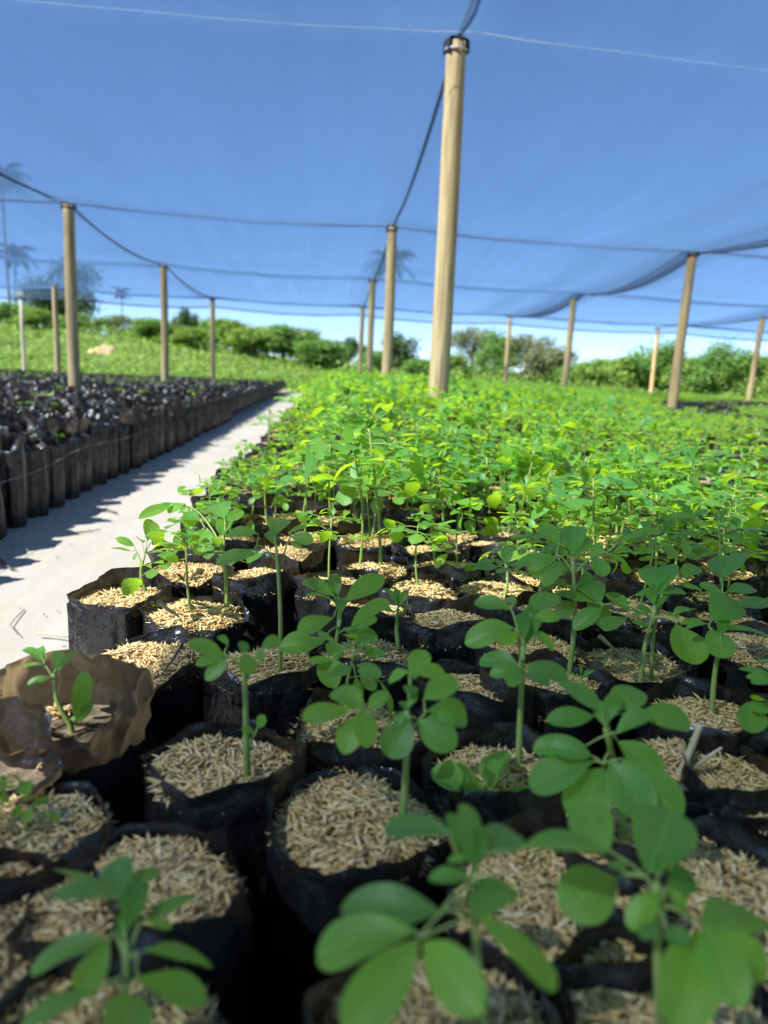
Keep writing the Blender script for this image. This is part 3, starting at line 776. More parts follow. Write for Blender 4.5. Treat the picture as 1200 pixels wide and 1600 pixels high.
for i, (X, Y) in enumerate(BED+OUT):
    near = Y < 1.05
    rz = rng.uniform(0, 6.28); hs = rng.uniform(.96, 1.05)
    empty = bare_patch(X, Y) or rng.random() < .11
    tall = 1+.20*vnoise(X*.8, Y*.8, 2.2)+(.27-.66*min(1, max(0, X/max(Y, .5)-.12)/.40))*min(1, max(0, (Y-1.7)/1.8))
    if .95 < Y < 2.1: empty = empty and X > .2 and rng.random() < .3; tall *= 1.0 if X > .0 else .80 if X > -.12 else .66
    if Y > 1.4 and rng.random() < .20: tall *= rng.uniform(.5, .75)
    if Y > 1.6 and X < .02: tall *= .62 if X < -.12 else .8; empty = empty or (X < -.12 and rng.random() < .45)
    if i < NPOT:
        t = link('potted_seedling', None, None, (X, Y, 0))
        hide = False
        if empty and not near: tag(t, EMPTY_LABEL, 'potted seedling', 'husk bags without a seedling')
        else:
            k = next(k for k, z in enumerate(ZON) if z[1](X, Y)); tag(t, ZON[k][0], 'potted seedling', GRP[k])
        if near:
            bm, mu, _ = HB[i % 11]
        else:
            _, bm, _, mu = MIDB[i % 10]
        link('grow_bag', bm, t, (0, 0, 0), rz, (1, 1, hs)); link('husk_mulch', mu, t, (0, 0, 0), rz, (1, 1, hs))
        if not (empty and not near):
            st, fo = MIDP[int(rng.integers(16))]
            small = (.62 if Y < .62 else .85) if near else 1.0
            s = small*tall*rng.uniform(.68, 1.15); r2 = rng.uniform(0, 6.28)
            if near and (Y < .62 or (Y < .74 and rng.random() < .6)): continue
            so = link('stem', st, t, (rng.uniform(-.012, .012), rng.uniform(-.012, .012), .30*hs), r2, s)
            link('foliage', fo, so)
            if rng.random() < (.75 if Y < 2.4 else .4) and not near:
                st, fo = MIDP[int(rng.integers(16))]
                so = link('stem', st, t, (rng.uniform(-.03, .03), rng.uniform(-.03, .03), .30*hs), rng.uniform(0, 6.28), s*rng.uniform(.6, .95)); link('foliage', fo, so)
    else:
        if i >= len(BED) and Y < 2.5:
            v = MIDB[i % 10]; stuff_bag.add_mb(v[0], (X, Y, 0), rz, 1, {0: 0}, hs); stuff_bag.add_mb(v[2], (X, Y, 0), rz, 1, {0: 2, 1: 1}, hs)
            if X*X+Y*Y < .35**2: continue
        else: stuff_bag.add_mb(FARB[int(rng.integers(6))], (X, Y, 0), rz, 1, None, hs)
        if not empty:
            stuff_plant.add_mb(FARP[int(rng.integers(12))], (X, Y, .30*hs), rng.uniform(0, 6.28), tall*rng.uniform(.72, 1.2))
o = link('bag_field', stuff_bag.mesh('bag_field', [M['bag'], M['huskbed'], M['husk']])); tag(o, 'black planted bags filling the bed as far as its end', 'bags', kind='stuff')
o = link('seedling_field', stuff_plant.mesh('seedling_field', LM, 'mid')); tag(o, 'mass of bright green seedlings filling the bed as far as its end', 'seedlings', kind='stuff')

# ------------------------------------------------------------------ the bed of tall black bags beyond the path
LBV = []
for s in range(10):
    b, rad = make_bag(1200+s, 60, 1, -.02, .050, soil=.285, R=.0625, messy=1.0, nc=7, fold=.010, flare=.96, square=.8, crump=1.9)
    rad2 = rad*.97
    mu = make_mulch(1300+s, rad2, soil=.262, n=0, lod=1)
    LBV.append((b, b.mesh('tall_bag', M['bag_old']), mu.mesh('soil', [M['soil'], M['soil']])))
LFV = []
for s in range(6):
    b, rad = make_bag(1400+s, 14, 2, -.02, .050, soil=.285, R=.0625, messy=1.0, nc=7, flare=.96, crump=1.9)
    LFV.append(b)
TINY = []
for s in range(4):
    st, lv = make_plant(1500+s, .06, 2); fo = MB(); fo.add_mb(st, matmap={0: 1})
    for q in lv[:3]: fo.add_mb(q, (0, 0, .02), 0, .65)
    TINY.append((fo, fo.mesh('sprout', LM, 'mid')))
LB = []; LO = []
rng = np.random.default_rng(8)
yy = -.2; ny = 0
while yy < 20.3:
    xx = -1.165-(.055 if ny % 2 else 0)
    while xx > -11:
        X, Y = xx+rng.uniform(-.012, .012)+.02*vnoise(yy*.9, 8.1), yy+rng.uniform(-.012, .012)
        xx -= .118
        q = proj((X, Y, .33))
        seen = q[2] > .1 and -110 < q[0] < 700
        if (seen or (q[0] > -520 and q[2] > .1) or (Y < 2 and X > -2.6)) and not any((X-a)**2+(Y-b)**2 < .1**2 for a, b in ((-2.98, 9.12), (-2.94, 13.86), (-3.0, 19.91), (-6.36, 18.29))): (LB if seen else LO).append((X, Y))
    yy += .106; ny += 1
LB.sort(key=lambda p: (p[1]*p[1]+p[0]*p[0])*(.45 if p[0] > -1.3 else 1.0))
stuff_l = MB(); stuff_s = MB()
for i, (X, Y) in enumerate(LB+LO):
    rz = rng.uniform(0, 6.28); hs = rng.uniform(.94, 1.06); sprout = rng.random() < .014
    if i < 290 and i < len(LB):
        edge = X > -1.29
        t = link('tall_grow_bag', None, None, (X, Y, 0))
        if sprout: tag(t, 'tall black bag across the path with a tiny green sprout at its mouth', 'grow bag', 'tall bags with a sprout')
        elif edge: tag(t, 'tall dusty black bag in the front row facing the pale path', 'grow bag', 'front row of tall black bags')
        else: tag(t, 'crumpled open mouthed black bag packed behind the front row across the path', 'grow bag', 'tall black bags packed behind the front row')
        t.rotation_euler = (rng.normal(0, .03), rng.normal(0, .03), 0); t.scale = (rng.uniform(.93, 1.06),)*2+(rng.uniform(.93, 1.06),)
        v = LBV[i % 10]
        link('bag_wall', v[1], t, (0, 0, 0), rz, (1, 1, hs)); link('soil', v[2], t, (0, 0, 0), rz, (1, 1, hs))
        if sprout: link('sprout', TINY[i % 4][1], t, (rng.uniform(-.02, .02), rng.uniform(-.02, .02), .27), rz)
    else:
        stuff_l.add_mb(LFV[int(rng.integers(6))] if i < len(LB) or Y > 2.5 else LBV[i % 10][0], (X, Y, 0), rz, 1, None, hs)
        if sprout: stuff_s.add_mb(TINY[i % 4][0], (X, Y, .28), rz, 1.1)
o = link('tall_bag_field', stuff_l.mesh('tall_bag_field', M['bag_old'])); tag(o, 'crumpled tall black bags filling the rest of the bed across the path', 'bags', kind='stuff')
o = link('sprout_field', stuff_s.mesh('sprout_field', LM, 'mid')); tag(o, 'tiny green sprouts among the tall black bags', 'sprouts', kind='stuff')
# twine along the front row
m = MB(); rr_ = np.random.default_rng(3)
ys = np.linspace(.8, 14, 60)
tube(m, np.array([(-1.092+.006*math.sin(y*9), y, .215+.012*math.sin(y*2.1)-.01*math.sin(y*5)) for y in ys]), .0013, 5)
tag(link('twine', m.mesh('twine', M['greywire'])), 'thin grey twine strung along the front row of tall black bags', 'twine')

# ------------------------------------------------------------------ ground and path
def hill(x, y):
    h = 0
    h += 2.3*math.exp(-((x+24)/15)**2-((y-47)/11)**2)
    h += 1.1*math.exp(-((x+9)/9)**2-((y-50)/9)**2)
    h += .9*math.exp(-((x-14)/22)**2-((y-62)/14)**2)
    k = min(1, max(0, (y-24)/10))
    return h*k+k*.12*vnoise(x*.25, y*.25, 4)
m = MB()
xs = np.concatenate([np.linspace(-900, -90, 10), np.linspace(-80, 80, 81), np.linspace(90, 900, 10)])
ysg = np.concatenate([[-60, -20, -5, 0, 5, 10, 15, 20, 22], np.linspace(24, 100, 58), np.linspace(120, 1500, 12)])
V = [(x, y, hill(x, y)-.012) for y in ysg for x in xs]
F = grid_faces(len(ysg), len(xs))
cen = np.array([V[f[0]] for f in F])
isg = cen[:, 1] > 23.5
m.add(V, F[~isg], 0); m.f.append((F[isg], 1, True))
tag(link('ground', m.mesh('ground', [M['sand'], M['grass']])), kind='structure')
# pale woven path
m = MB(); xs = np.linspace(-1.35, -.02, 40); ys = np.linspace(-.8, 21.3, 420)
V = []
for y in ys:
    for x in xs:
        V.append((x, y, .002+.007*vnoise(x*3.1, y*2.3, 1.5)+.0035*vnoise(x*9, y*5, 3.5)+.0025*abs(vnoise(x*4, y*11, 6.5))+.006))
m.add(V, grid_faces(len(ys), len(xs)))
tag(link('path', m.mesh('path', M['fabric'])), kind='structure')

rg = np.random.default_rng(91); m = MB()
for i in range(700):
    e = rg.random()
    x = -1.07+abs(rg.normal(0, .10)) if e < .35 else -.33-abs(rg.normal(0, .13)) if e < .8 else rg.uniform(-1.05, -.32)
    y = .5+7*rg.random()**1.6; z = .0155+.007*vnoise(x*3.1, y*2.3, 1.5); a = rg.uniform(0, 6.28); L_ = rg.uniform(.004, .013)*(2.2 if rg.random() < .06 else 1); w_ = rg.uniform(.0008, .0022)
    d = np.array([math.cos(a), math.sin(a), 0]); q = np.array([-d[1], d[0], 0]); c = np.array([x, y, z])
    m.add([c-d*L_, c-q*w_, c+q*w_, c+d*L_, c+UP*w_*1.6], np.array([(0, 1, 4), (1, 3, 4), (3, 2, 4), (2, 0, 4)]), int(rg.random() < .4))
tag(link('litter', m.mesh('litter', [M['straw'], M['twig']])), 'spilled husks and crumbs scattered over the pale path', 'litter', kind='stuff')
def twig(pts, r, mat, name, label, cat):
    m = MB(); tube(m, pts, np.linspace(r, r*.5, len(pts)), 6)
    tag(link(name, m.mesh(name, mat)), label, cat)
def gp(px, py, dz=.016): p = unp(px, py, dz); return p
twig([gp(38, 952), gp(22, 968), gp(16, 976), gp(28, 992)], .0014, M['twig'], 'twig', 'small crooked dark twig lying on the sunlit pale path', 'twig')
twig([gp(168, 797), gp(175, 799), gp(183, 801)], .006, M['twig'], 'twig', 'short dark stick on the shaded part of the path', 'twig')
twig([gp(0, 873), gp(16, 888), gp(26, 890)], .004, M['twig'], 'twig', 'thin stick by the left border where the shadow ends', 'twig')
twig([gp(120, 832), gp(140, 830), gp(157, 827)], .003, M['twig'], 'twig', 'brown twig lying flat at the shadow edge of the path', 'twig')
twig([gp(58, 990), gp(84, 992), gp(122, 998)], .003, M['straw'], 'straw_blade', 'yellow straw blade on the path beside the corner bag', 'straw')
twig([unp(248, 940, .372), unp(262, 952, .36), unp(278, 962, .352)], .0028, M['straw'], 'straw_blade', 'pale straw stub sticking out between two sunlit bags', 'straw')
twig([unp(284, 1008, .372), unp(270, 1030, .338), unp(254, 1054, .30)], .0016, M['twig'], 'twig', 'thin brown twig poked into the half sunlit husks', 'twig')
twig([unp(642, 917, .36), unp(634, 928, .35), unp(637, 945, .335), unp(640, 958, .325)], .0013, M['straw'], 'straw_blade', 'pale dry straw hanging over the rim of the wide mouthed bag', 'straw')
twig([unp(937, 994, .345), unp(948, 1004, .335), unp(958, 1013, .325)], .0026, M['straw'], 'straw_blade', 'grey flat sliver leaning on black plastic in the shade', 'straw')

# ------------------------------------------------------------------ posts, ropes, shade cloth
HP = 2.35
POSTS = [  # x, y, height, radius, dx lean, label
    (.63, 4.26, HP, .056, 0, 'tall round timber post in the middle of the bed, black rubber over its top'),
    (.72, 9.33, HP, .062, 0, 'timber post second along the centre row with a palm behind its top'),
    (.79, 14.49, HP, .062, .0, 'timber post third along the centre row, beside the second'),
    (.87, 20.17, HP, .060, .0, 'thin looking timber post at the far end of the centre row'),
    (-2.98, 9.12, HP, .066, 0, 'thickest timber post standing in the tall black bags'),
    (-2.94, 13.86, HP, .064, 0, 'timber post in the black bags, in front of low bushes'),
    (-3.0, 19.91, HP, .062, 0, 'farthest timber post of the row standing in the black bags'),
    (-6.36, 18.29, HP, .064, 0, 'timber post beside the big dark tree, behind the thickest one'),
    (4.75, 9.88, HP, .064, .05, 'tallest looking timber post in the right part of the bed, near the hedge'),
    (5.03, 15.52, HP, .066, .05, 'timber post between the greyish trees and the hedge'),
    (5.11, 21.34, HP, .062, .0, 'short looking timber post in front of the greyish trees'),
    (10.18, 22.93, HP, .064, .0, 'timber post just left of the tallest one by the hedge'),
    (10.2, 17.3, HP, .066, .1, 'timber post cut by the right border in front of the hedge'),
]
cap_mesh = None
for k, (x, y, h, r, ln, lab) in enumerate(POSTS):
    rg = np.random.default_rng(50+k)
    nth, nz = 28, 26; V = []
    bx, by = rg.uniform(-.012, .012, 2)
    for i in range(nz):
        t_ = i/(nz-1); z = t_*h-(.05 if i == 0 else 0)
        rr = r*(1.06-.12*t_)
        for a in np.linspace(0, 2*PI, nth, endpoint=False):
            q = rr*(1+.03*vnoise(2*math.cos(a), 2*math.sin(a), z*1.3+k)+.014*vnoise(7*math.cos(a), 7*math.sin(a), z*.8+k*3))
            V.append((q*math.cos(a)+bx*math.sin(PI*t_)-ln*(1-t_), q*math.sin(a)+by*math.sin(PI*t_), z))
    m = MB(); m.add(V, [grid_faces(nz, nth, True), np.arange((nz-1)*nth, nz*nth)[None, :]])
    P = link('timber_post', m.mesh('timber_post', M['wood']), None, (x, y, 0), 0)
    tag(P, lab, 'post', 'timber posts carrying the shade cloth')
    # rubber strap folded over the head: a bent band with thickness, sides hanging down
    m = MB(); rt = r*.98; W = r*.80; n = 16
    prof = []
    for i in range(n+1):
        a = PI*i/n
        prof.append((-(rt+.004)*math.cos(a), .030*math.sin(a)**.6))
    prof = [(-(rt+.005), -.055)]+[(-(rt+.006), -.02)]+prof+[(rt+.006, -.02), (rt+.005, -.045)]
    V = []
    for (px_, pz_) in prof:
        for s_ in (-1, -.5, 0, .5, 1):
            V.append((px_, s_*W*(1-.15*abs(px_)/rt), h+.002+pz_-.006*abs(s_)**2+.003*vnoise(px_*30, s_*3, k)))
    Vo = np.array(V); Vi = Vo*np.array([.93, 1, 1])+np.array([0, 0, -.004])
    nv = len(V); Fo = grid_faces(len(prof), 5)
    m.add(np.concatenate([Vo, Vi]), np.concatenate([Fo, Fo[:, ::-1]+nv]))
    link('rubber_cap', m.mesh('rubber_cap', M['rubber']), P, (0, 0, 0), rg.uniform(-.5, .5)+.3)
    m = MB()
    th = np.linspace(0, 2*PI, 21)
    tube(m, [( (r*.97+.006)*math.cos(a), (r*.97+.006)*math.sin(a), h-.035+.008*math.sin(a*1.0+k)) for a in th], .0055, 6)
    link('binding_wire', m.mesh('binding_wire', M['metal'] if k == 0 else M['rope']), P)

rows = {-6.4: [(-6.36, 8.0), (-6.36, 13.0), (-6.36, 18.29)], -2.95: [(-3.0, -1.2), (-2.99, 4.0), (-2.98, 9.12), (-2.94, 13.86), (-3.0, 19.91)],
        .7: [(.55, -1.0), (.63, 4.26), (.72, 9.33), (.79, 14.49), (.87, 20.17)],
        4.9: [(4.45, -.8), (4.6, 4.5), (4.75, 9.88), (5.03, 15.52), (5.11, 21.34)], 10.2: [(9.9, 6.0), (10.05, 11.6), (10.2, 17.3), (10.18, 22.93)]}
def rope(nodes, sag, r, mat, name, label, z=HP+.03, n=14, twist=True):
    pts = []
    for (a, b) in zip(nodes[:-1], nodes[1:]):
        for i in range(n):
            t_ = i/n; pts.append((a[0]+(b[0]-a[0])*t_, a[1]+(b[1]-a[1])*t_, z-4*sag*t_*(1-t_)))
    pts.append((*nodes[-1], z))
    m = MB(); tube(m, pts, r, 7)
    tag(link(name, m.mesh(name, mat)), label, 'rope')
rope(rows[.7], .13, .0085, M['rope'], 'rope', 'dark rope sagging from post to post along the centre row')
rope(rows[-2.95], .16, .010, M['rope'], 'rope', 'dark rope running over the posts that stand in the black bags')
rope(rows[4.9], .05, .009, M['rope'], 'rope', 'dark rope over the posts nearest the hedge, under the dark cloth seam')

YR = [-1.0, 4.2, 9.25, 14.3, 20.2]            # cross rows at x = 0
def crow(x, k): return YR[k]+(.03, .03, .095, .095, .115)[k]*x
XR = [-13.5, -10, -6.4, -2.95, .72, 4.9, 10.2, 15.2, 20]
def cloth_z(x, y, extra=0):
    k = max([i for i in range(5) if crow(x, i) <= y+1e-6] or [0]); k = min(k, 3)
    v = (y-crow(x, k))/(crow(x, k+1)-crow(x, k)); v = min(1, max(0, v))
    i = min(max([j for j in range(len(XR)) if XR[j] <= x] or [0]), len(XR)-2)
    u = (x-XR[i])/(XR[i+1]-XR[i]); u = min(1, max(0, u))
    sv = 4*v*(1-v); su = 4*u*(1-u)
    edge = .16 if k < 3 else .12
    z = HP+.02-.05*su-.10*sv*(.35+.65*su)-edge*sv*.5
    z -= .10*math.exp(-((x-4.55-.03*y)/.42)**2)*(1-abs(2*v-1)**2)+.05*math.exp(-((v-.93)/.05)**2)*(.4+.6*su)
    z += .012*vnoise(x*1.7, y*.5, 9)+.006*vnoise(x*5, y*.6, 2)
    return z
m = MB(); xs = np.linspace(-13.5, 20, 200); vs = np.linspace(0, 1, 41)
V = []
for k in range(4):
    for v in vs[(1 if k else 0):]:
        for x in xs:
            y = crow(x, k)+(crow(x, k+1)-crow(x, k))*v
            V.append((x, y, cloth_z(x, y)))
m.add(V, grid_faces(len(V)//len(xs), len(xs)))
cloth = link('shade_cloth', m.mesh('shade_cloth', M['cloth'])); tag(cloth, 'wide blue shade cloth stretched overhead on the posts, sagging between ropes', 'shade cloth')
# valance hanging from the far edge
m = MB(); V = []
for j, f in enumerate(np.linspace(0, 1, 8)):
    for x in xs:
        i = min(max([q for q in range(len(XR)) if XR[q] <= x] or [0]), len(XR)-2); u = (x-XR[i])/(XR[i+1]-XR[i])
        y = crow(x, 4); z0 = cloth_z(x, y)
        V.append((x, y+.55*f+.02*vnoise(x*2, f*2, 5), z0-f*(.20+.035*4*u*(1-u))+.01*vnoise(x*1.5, f, 6)))
m.add(V, grid_faces(8, len(xs)))
link('valance', m.mesh('valance', M['cloth_thin']), cloth)
m = MB(); tube(m, [V[7*len(xs)+i] for i in range(0, len(xs), 2)], .016, 6); link('hem', m.mesh('hem', M['rope']), cloth)
m = MB(); tube(m, [np.array(V[i])-np.array([0, 0, .02]) for i in range(0, len(xs), 2)], .022, 6); link('hem', m.mesh('hem', M['rope']), cloth)
# seams: doubled strips just under the cloth
def strip_x(k, w, mat, dz=.012, x0=-13.5, x1=20):
    m = MB(); V = []; X = np.linspace(x0, x1, 150)
    for f in np.linspace(-.5, .5, 5):
        for x in X:
            y = crow(x, k)+f*w*(1+.25*vnoise(x*.8, k)); V.append((x, y, cloth_z(x, y)-dz))
    m.add(V, grid_faces(5, len(X))); link('seam_strip', m.mesh('seam_strip', mat), cloth)
for k, w in ((3, .06), (4, .12)): strip_x(k, w, M['cloth_seam'])
for k in (2, 3):
    for q, w in enumerate((.05, .16)): strip_x(k, w, M['cloth_seam'], .013+.003*q, -13.5, 20)
def strip_y(nodes, w, mat, dz=.016, wob=.3):
    m = MB(); V = []; Y = np.linspace(nodes[0][1], nodes[-1][1]-.1, 120)
    for f in np.linspace(-.5, .5, 7):
        for y in Y:
            x = np.interp(y, [q[1] for q in nodes], [q[0] for q in nodes]); x += f*w*(1+wob*vnoise(y*.6, w*3)); V.append((x, y, cloth_z(x, y)-dz))
    m.add(V, grid_faces(7, len(Y))); link('seam_strip', m.mesh('seam_strip', mat), cloth)
for q, w in enumerate((.10, .30)): strip_y([(a-.06*q, b) for a, b in rows[4.9]], w, M['cloth_seam'], .017+.003*q)
for q, w in enumerate((.10, .3)): strip_y([(a-.1*q, b) for a, b in rows[10.2]], w, M['cloth_seam'], .017+.003*q)
for q, w in enumerate((.03,)): strip_y(rows[.7], w, M['cloth_seam'], .016+.003*q)
for q, w in enumerate((.04,)): strip_y(rows[-2.95], w, M['cloth_seam'], .016+.003*q)
# pale twines under the cloth along the cross rows
for k, lab in ((1, 'pale thin twine crossing the cloth nearest overhead'), (2, 'pale thin twine crossing the cloth at the thickest post'), ):
    m = MB(); X = np.linspace(-13, 19, 120)
    tube(m, [(x, crow(x, k)-.10, cloth_z(x, crow(x, k))-.02) for x in X], .0017, 5)
    tag(link('twine', m.mesh('twine', M['wire'])), lab, 'twine')
# added unseen sheet overhead, outlined so that its shadow covers the front bags
sh = 2.04/math.tan(SUN_EL)
edge = [(-.29, -2.5), (-.285, .30), (-.250, .60), (-.20, .80), (-.14, .865), (.0, .915), (.12, .93), (.3, 1.01), (.6, 1.10), (1.2, 1.24), (2.4, 1.5), (5, 2.1), (5, -2.5)]
P2 = [(a+SUN_DIR[0]*sh, b+SUN_DIR[1]*sh) for a, b in edge]
m = MB(); m.add([(a, b, HP+.055) for a, b in P2], np.arange(len(P2))[None, :][:, ::-1])
link('shade_caster', m.mesh('shade_caster', M['caster_sheet']), cloth)
# pale post at the cloth's corner
m = MB(); tube(m, [(0, 0, -.05), (.01, 0, .8), (.0, 0, 1.6), (.01, 0, 2.4)], [.055, .052, .05, .046], 14)
p = unp_y(36, 540, 23.0); P = link('pale_post', m.mesh('pale_post', M['pale']), None, (p[0], 23.0, 0)); tag(P, 'slim whitish post under the corner of the cloth, beside the big dark tree', 'post')
m = MB(); box(m, (-.10, -.10, 2.40), (.10, .10, 2.52)); link('top_block', m.mesh('top_block', M['pale']), P)

# ------------------------------------------------------------------ trees, bushes, palms
def crown(seed, rx, ry, rz, cz, n, leaf, mat, lobes=12, airy=.0):
    rg = np.random.default_rng(seed); m = MB()
    L = []
    for k in range(lobes):
        d = unit(rg.normal(size=3)); f = rg.uniform(.35, .8)
        L.append((np.array([d[0]*rx*f, d[1]*ry*f, cz+d[2]*rz*f]), rg.uniform(.26, .48)))
    P = np.empty((n, 4, 3)); w = np.array([q[1]**2 for q in L]); w /= w.sum()
    idx = rg.choice(lobes, n, p=w)
    for i in range(n):
        c, s = L[idx[i]]; d = unit(rg.normal(size=3)); r = rg.uniform(.0, 1)**(.28+airy)
        q = c+d*np.array([rx, ry, rz])*s*r*(1+.25*rg.normal())
        if q[2] < .05: q[2] = .05+rg.uniform(0, .2)
        nn = unit(d+UP*.4+.8*rg.normal(size=3)); a = unit(np.cross(nn, rg.normal(size=3))); b = np.cross(nn, a)
        sz = leaf*rg.uniform(.6, 1.35); bend = nn*sz*.18
        P[i] = (q-a*sz, q+b*sz*.5+bend, q+a*sz, q-b*sz*.5+bend)
    m.add(P.reshape(-1, 3), np.arange(n*4).reshape(n, 4), 0)
    return m
def trunk(seed, h, r, spread, nlimb=5):
    rg = np.random.default_rng(seed); m = MB()
    a = rg.normal(0, .06*h, 2)
    tube(m, [(0, 0, -.2), (a[0]*.3, a[1]*.3, h*.35), (a[0], a[1], h*.75)], [r*1.25, r, r*.6], 9)
    for k in range(nlimb):
        an = 2*PI*k/nlimb+rg.uniform(-.4, .4); f = rg.uniform(.35, .7)
        p0 = np.array([a[0]*f, a[1]*f, h*f]); d = np.array([math.cos(an)*spread, math.sin(an)*spread, h*.5])*rg.uniform(.5, .8)
        tube(m, [p0, p0+d*.5+UP*.05*h, p0+d], [r*.45, r*.3, r*.12], 6)
    return m
CACHE = {}
def tree(name, px, dist, h, w, matk, label, cat, group, kind, lobes=12, airy=0, sink=0.0, trunk_h=None, base_cz=None):
    q = unp_y(px, 575, dist); x = q[0]; zg = hill(x, dist); h *= .9
    key = (kind, matk)
    if key not in CACHE:
        sd = len(CACHE)*7+3000
        spec = dict(bush=(1, 1, .52, .5, 5200, .055), tall=(1, 1, .55, .62, 5600, .05), big=(1, 1, .50, .72, 9000, .036), airy=(1, .9, .45, .62, 3000, .052))[kind]
        rx, ry, rz, cz, n, lf = spec
        CACHE[key] = (crown(sd, rx*.5, ry*.5, rz, cz, n, lf*.55, None, lobes, airy).mesh('crown', M[matk]), trunk(sd+1, .9, .035, .5).mesh('trunk', M['bark']))
    cm, tm = CACHE[key]
    t = link(name, None, None, (x, dist, zg-.05)); tag(t, label, cat, group)
    rz = (px*1.7) % 6.28
    link('crown', cm, t, (0, 0, 0), rz, (w, w, h)); link('trunk', tm, t, (0, 0, 0), rz, (w*.8, w*.8, h))
    return t
BG = 'bushes and small trees beyond the nursery'
tree('broad_tree', 90, 58, 6.6, 7.0, 'fol_dark', 'big dark round-crowned tree beyond the black bags', 'tree', None, 'big')
tree('bush', 15, 50, 2.2, 3.4, 'fol_mid', 'green bush at the left border below the big dark tree', 'bush', BG, 'bush')
tree('small_tree', 292, 55, 3.6, 2.0, 'fol_dark', 'narrow dark upright tree between two posts in the black bags', 'tree', BG, 'tall')
tree('small_tree', 318, 56, 2.8, 2.2, 'fol_grey', 'greyish bush touching the narrow dark tree', 'bush', BG, 'airy')
tree('bush', 262, 53, 2.2, 3.0, 'fol_grey', 'dull green bush behind the narrow dark tree', 'bush', BG, 'bush')
tree('bush', 205, 57, 2.4, 3.6, 'fol_bright', 'bright low bush on the grassy bank', 'bush', BG, 'bush')
LST = [(190, 52, 1.9, 2.6, 'fol_grey', 'airy', 'thin greyish shrub on the bank right of the bare earth'),
       (330, 52, 2.0, 3.0, 'fol_mid', 'airy', 'loose shrub just left of the farthest post in the bags'),
       (372, 53, 2.1, 3.2, 'fol_grey', 'airy', 'loose greyish shrub just right of the farthest post in the bags'),
       (418, 52, 2.4, 3.4, 'fol_bright', 'airy', 'loose bright shrub filling the gap before the dome-shaped bush'),
       (485, 50, 2.3, 3.6, 'fol_mid', 'bush', 'bush beside the pale feathery one above the path end'),
       (238, 47, 1.6, 3.6, 'fol_mid', 'bush', 'low green bush behind the second post of the black bags'),
       (300, 46, 1.3, 3.2, 'fol_bright', 'bush', 'low bright bush at the foot of the narrow dark tree'),
       (130, 49, 1.5, 3.6, 'fol_mid', 'bush', 'low bush on the bank behind the thickest post'),
       (60, 47, 1.4, 3.0, 'fol_bright', 'bush', 'low bright bush between pale post and thickest post'),
       (352, 50, 2.2, 4.2, 'fol_bright', 'bush', 'bright bush right behind the farthest post in the bags'),
       (395, 46, 2.1, 3.6, 'fol_bright', 'bush', 'bright green bush left of the dome-shaped pale one'),
       (440, 48, 2.7, 4.4, 'fol_mid', 'bush', 'dome-shaped bush at the end of the path'),
       (470, 55, 3.0, 3.0, 'fol_grey', 'airy', 'pale feathery bush above the end of the path'),
       (505, 46, 2.2, 3.8, 'fol_mid', 'bush', 'green bush between path end and centre posts'),
       (545, 50, 2.5, 2.6, 'fol_dark', 'tall', 'small dark tree left of the thin centre posts'),
       (583, 44, 1.9, 3.0, 'fol_mid', 'bush', 'low bush behind the centre posts'),
       (625, 56, 3.6, 4.2, 'fol_dark', 'bush', 'dark bluish dome bush right of the centre posts'),
       (655, 44, 1.6, 3.0, 'fol_mid', 'bush', 'low bush at the foot of the tall centre post'),
       (700, 44, 2.0, 3.4, 'fol_bright', 'bush', 'low bright bush right of the tall centre post'),
       (735, 52, 4.0, 3.4, 'fol_grey', 'airy', 'greyish airy tree rising right of the tall centre post'),
       (775, 50, 3.0, 3.6, 'fol_mid', 'tall', 'mid green tree beside the greyish airy one'),
       (820, 50, 3.6, 4.2, 'fol_grey', 'airy', 'wide greyish tree between two posts'),
       (862, 47, 3.2, 3.8, 'fol_grey', 'bush', 'dense greyish tree just before the gap of sky'),
       (905, 44, 1.8, 3.4, 'fol_mid', 'bush', 'low dark bush under the gap of sky'),
       (945, 40, 2.2, 3.6, 'fol_bright', 'bush', 'first bright bush of the hedge after the sky gap'),
       (985, 36, 2.3, 3.4, 'fol_bright', 'bush', 'bright hedge bush left of the close pair of posts'),
       (1035, 35, 2.5, 3.4, 'fol_mid', 'tall', 'darker hedge bush behind the close pair of posts'),
       (1080, 34, 2.35, 3.2, 'fol_bright', 'bush', 'yellowish hedge bush right of the close pair of posts'),
       (1125, 33, 2.5, 3.0, 'fol_mid', 'tall', 'mid green hedge bush next to the yellowish one'),
       (1165, 33, 2.6, 3.4, 'fol_bright', 'bush', 'bright hedge bush before the post at the right border'),
       (1215, 33, 2.8, 3.4, 'fol_mid', 'bush', 'hedge bush cut by the right border'),
       (1060, 42, 2.8, 4.4, 'fol_bright', 'bush', 'taller bush showing behind the hedge near the close pair of posts'),
       (1140, 42, 3.0, 4.8, 'fol_dark', 'bush', 'dark bush behind the hedge near the right border')]
for (px, d, h, w, mk, kd, lab) in LST:
    tree('bush' if kd == 'bush' else 'small_tree', px, d, h, w, mk, lab, 'bush' if kd == 'bush' else 'tree', BG, kd)
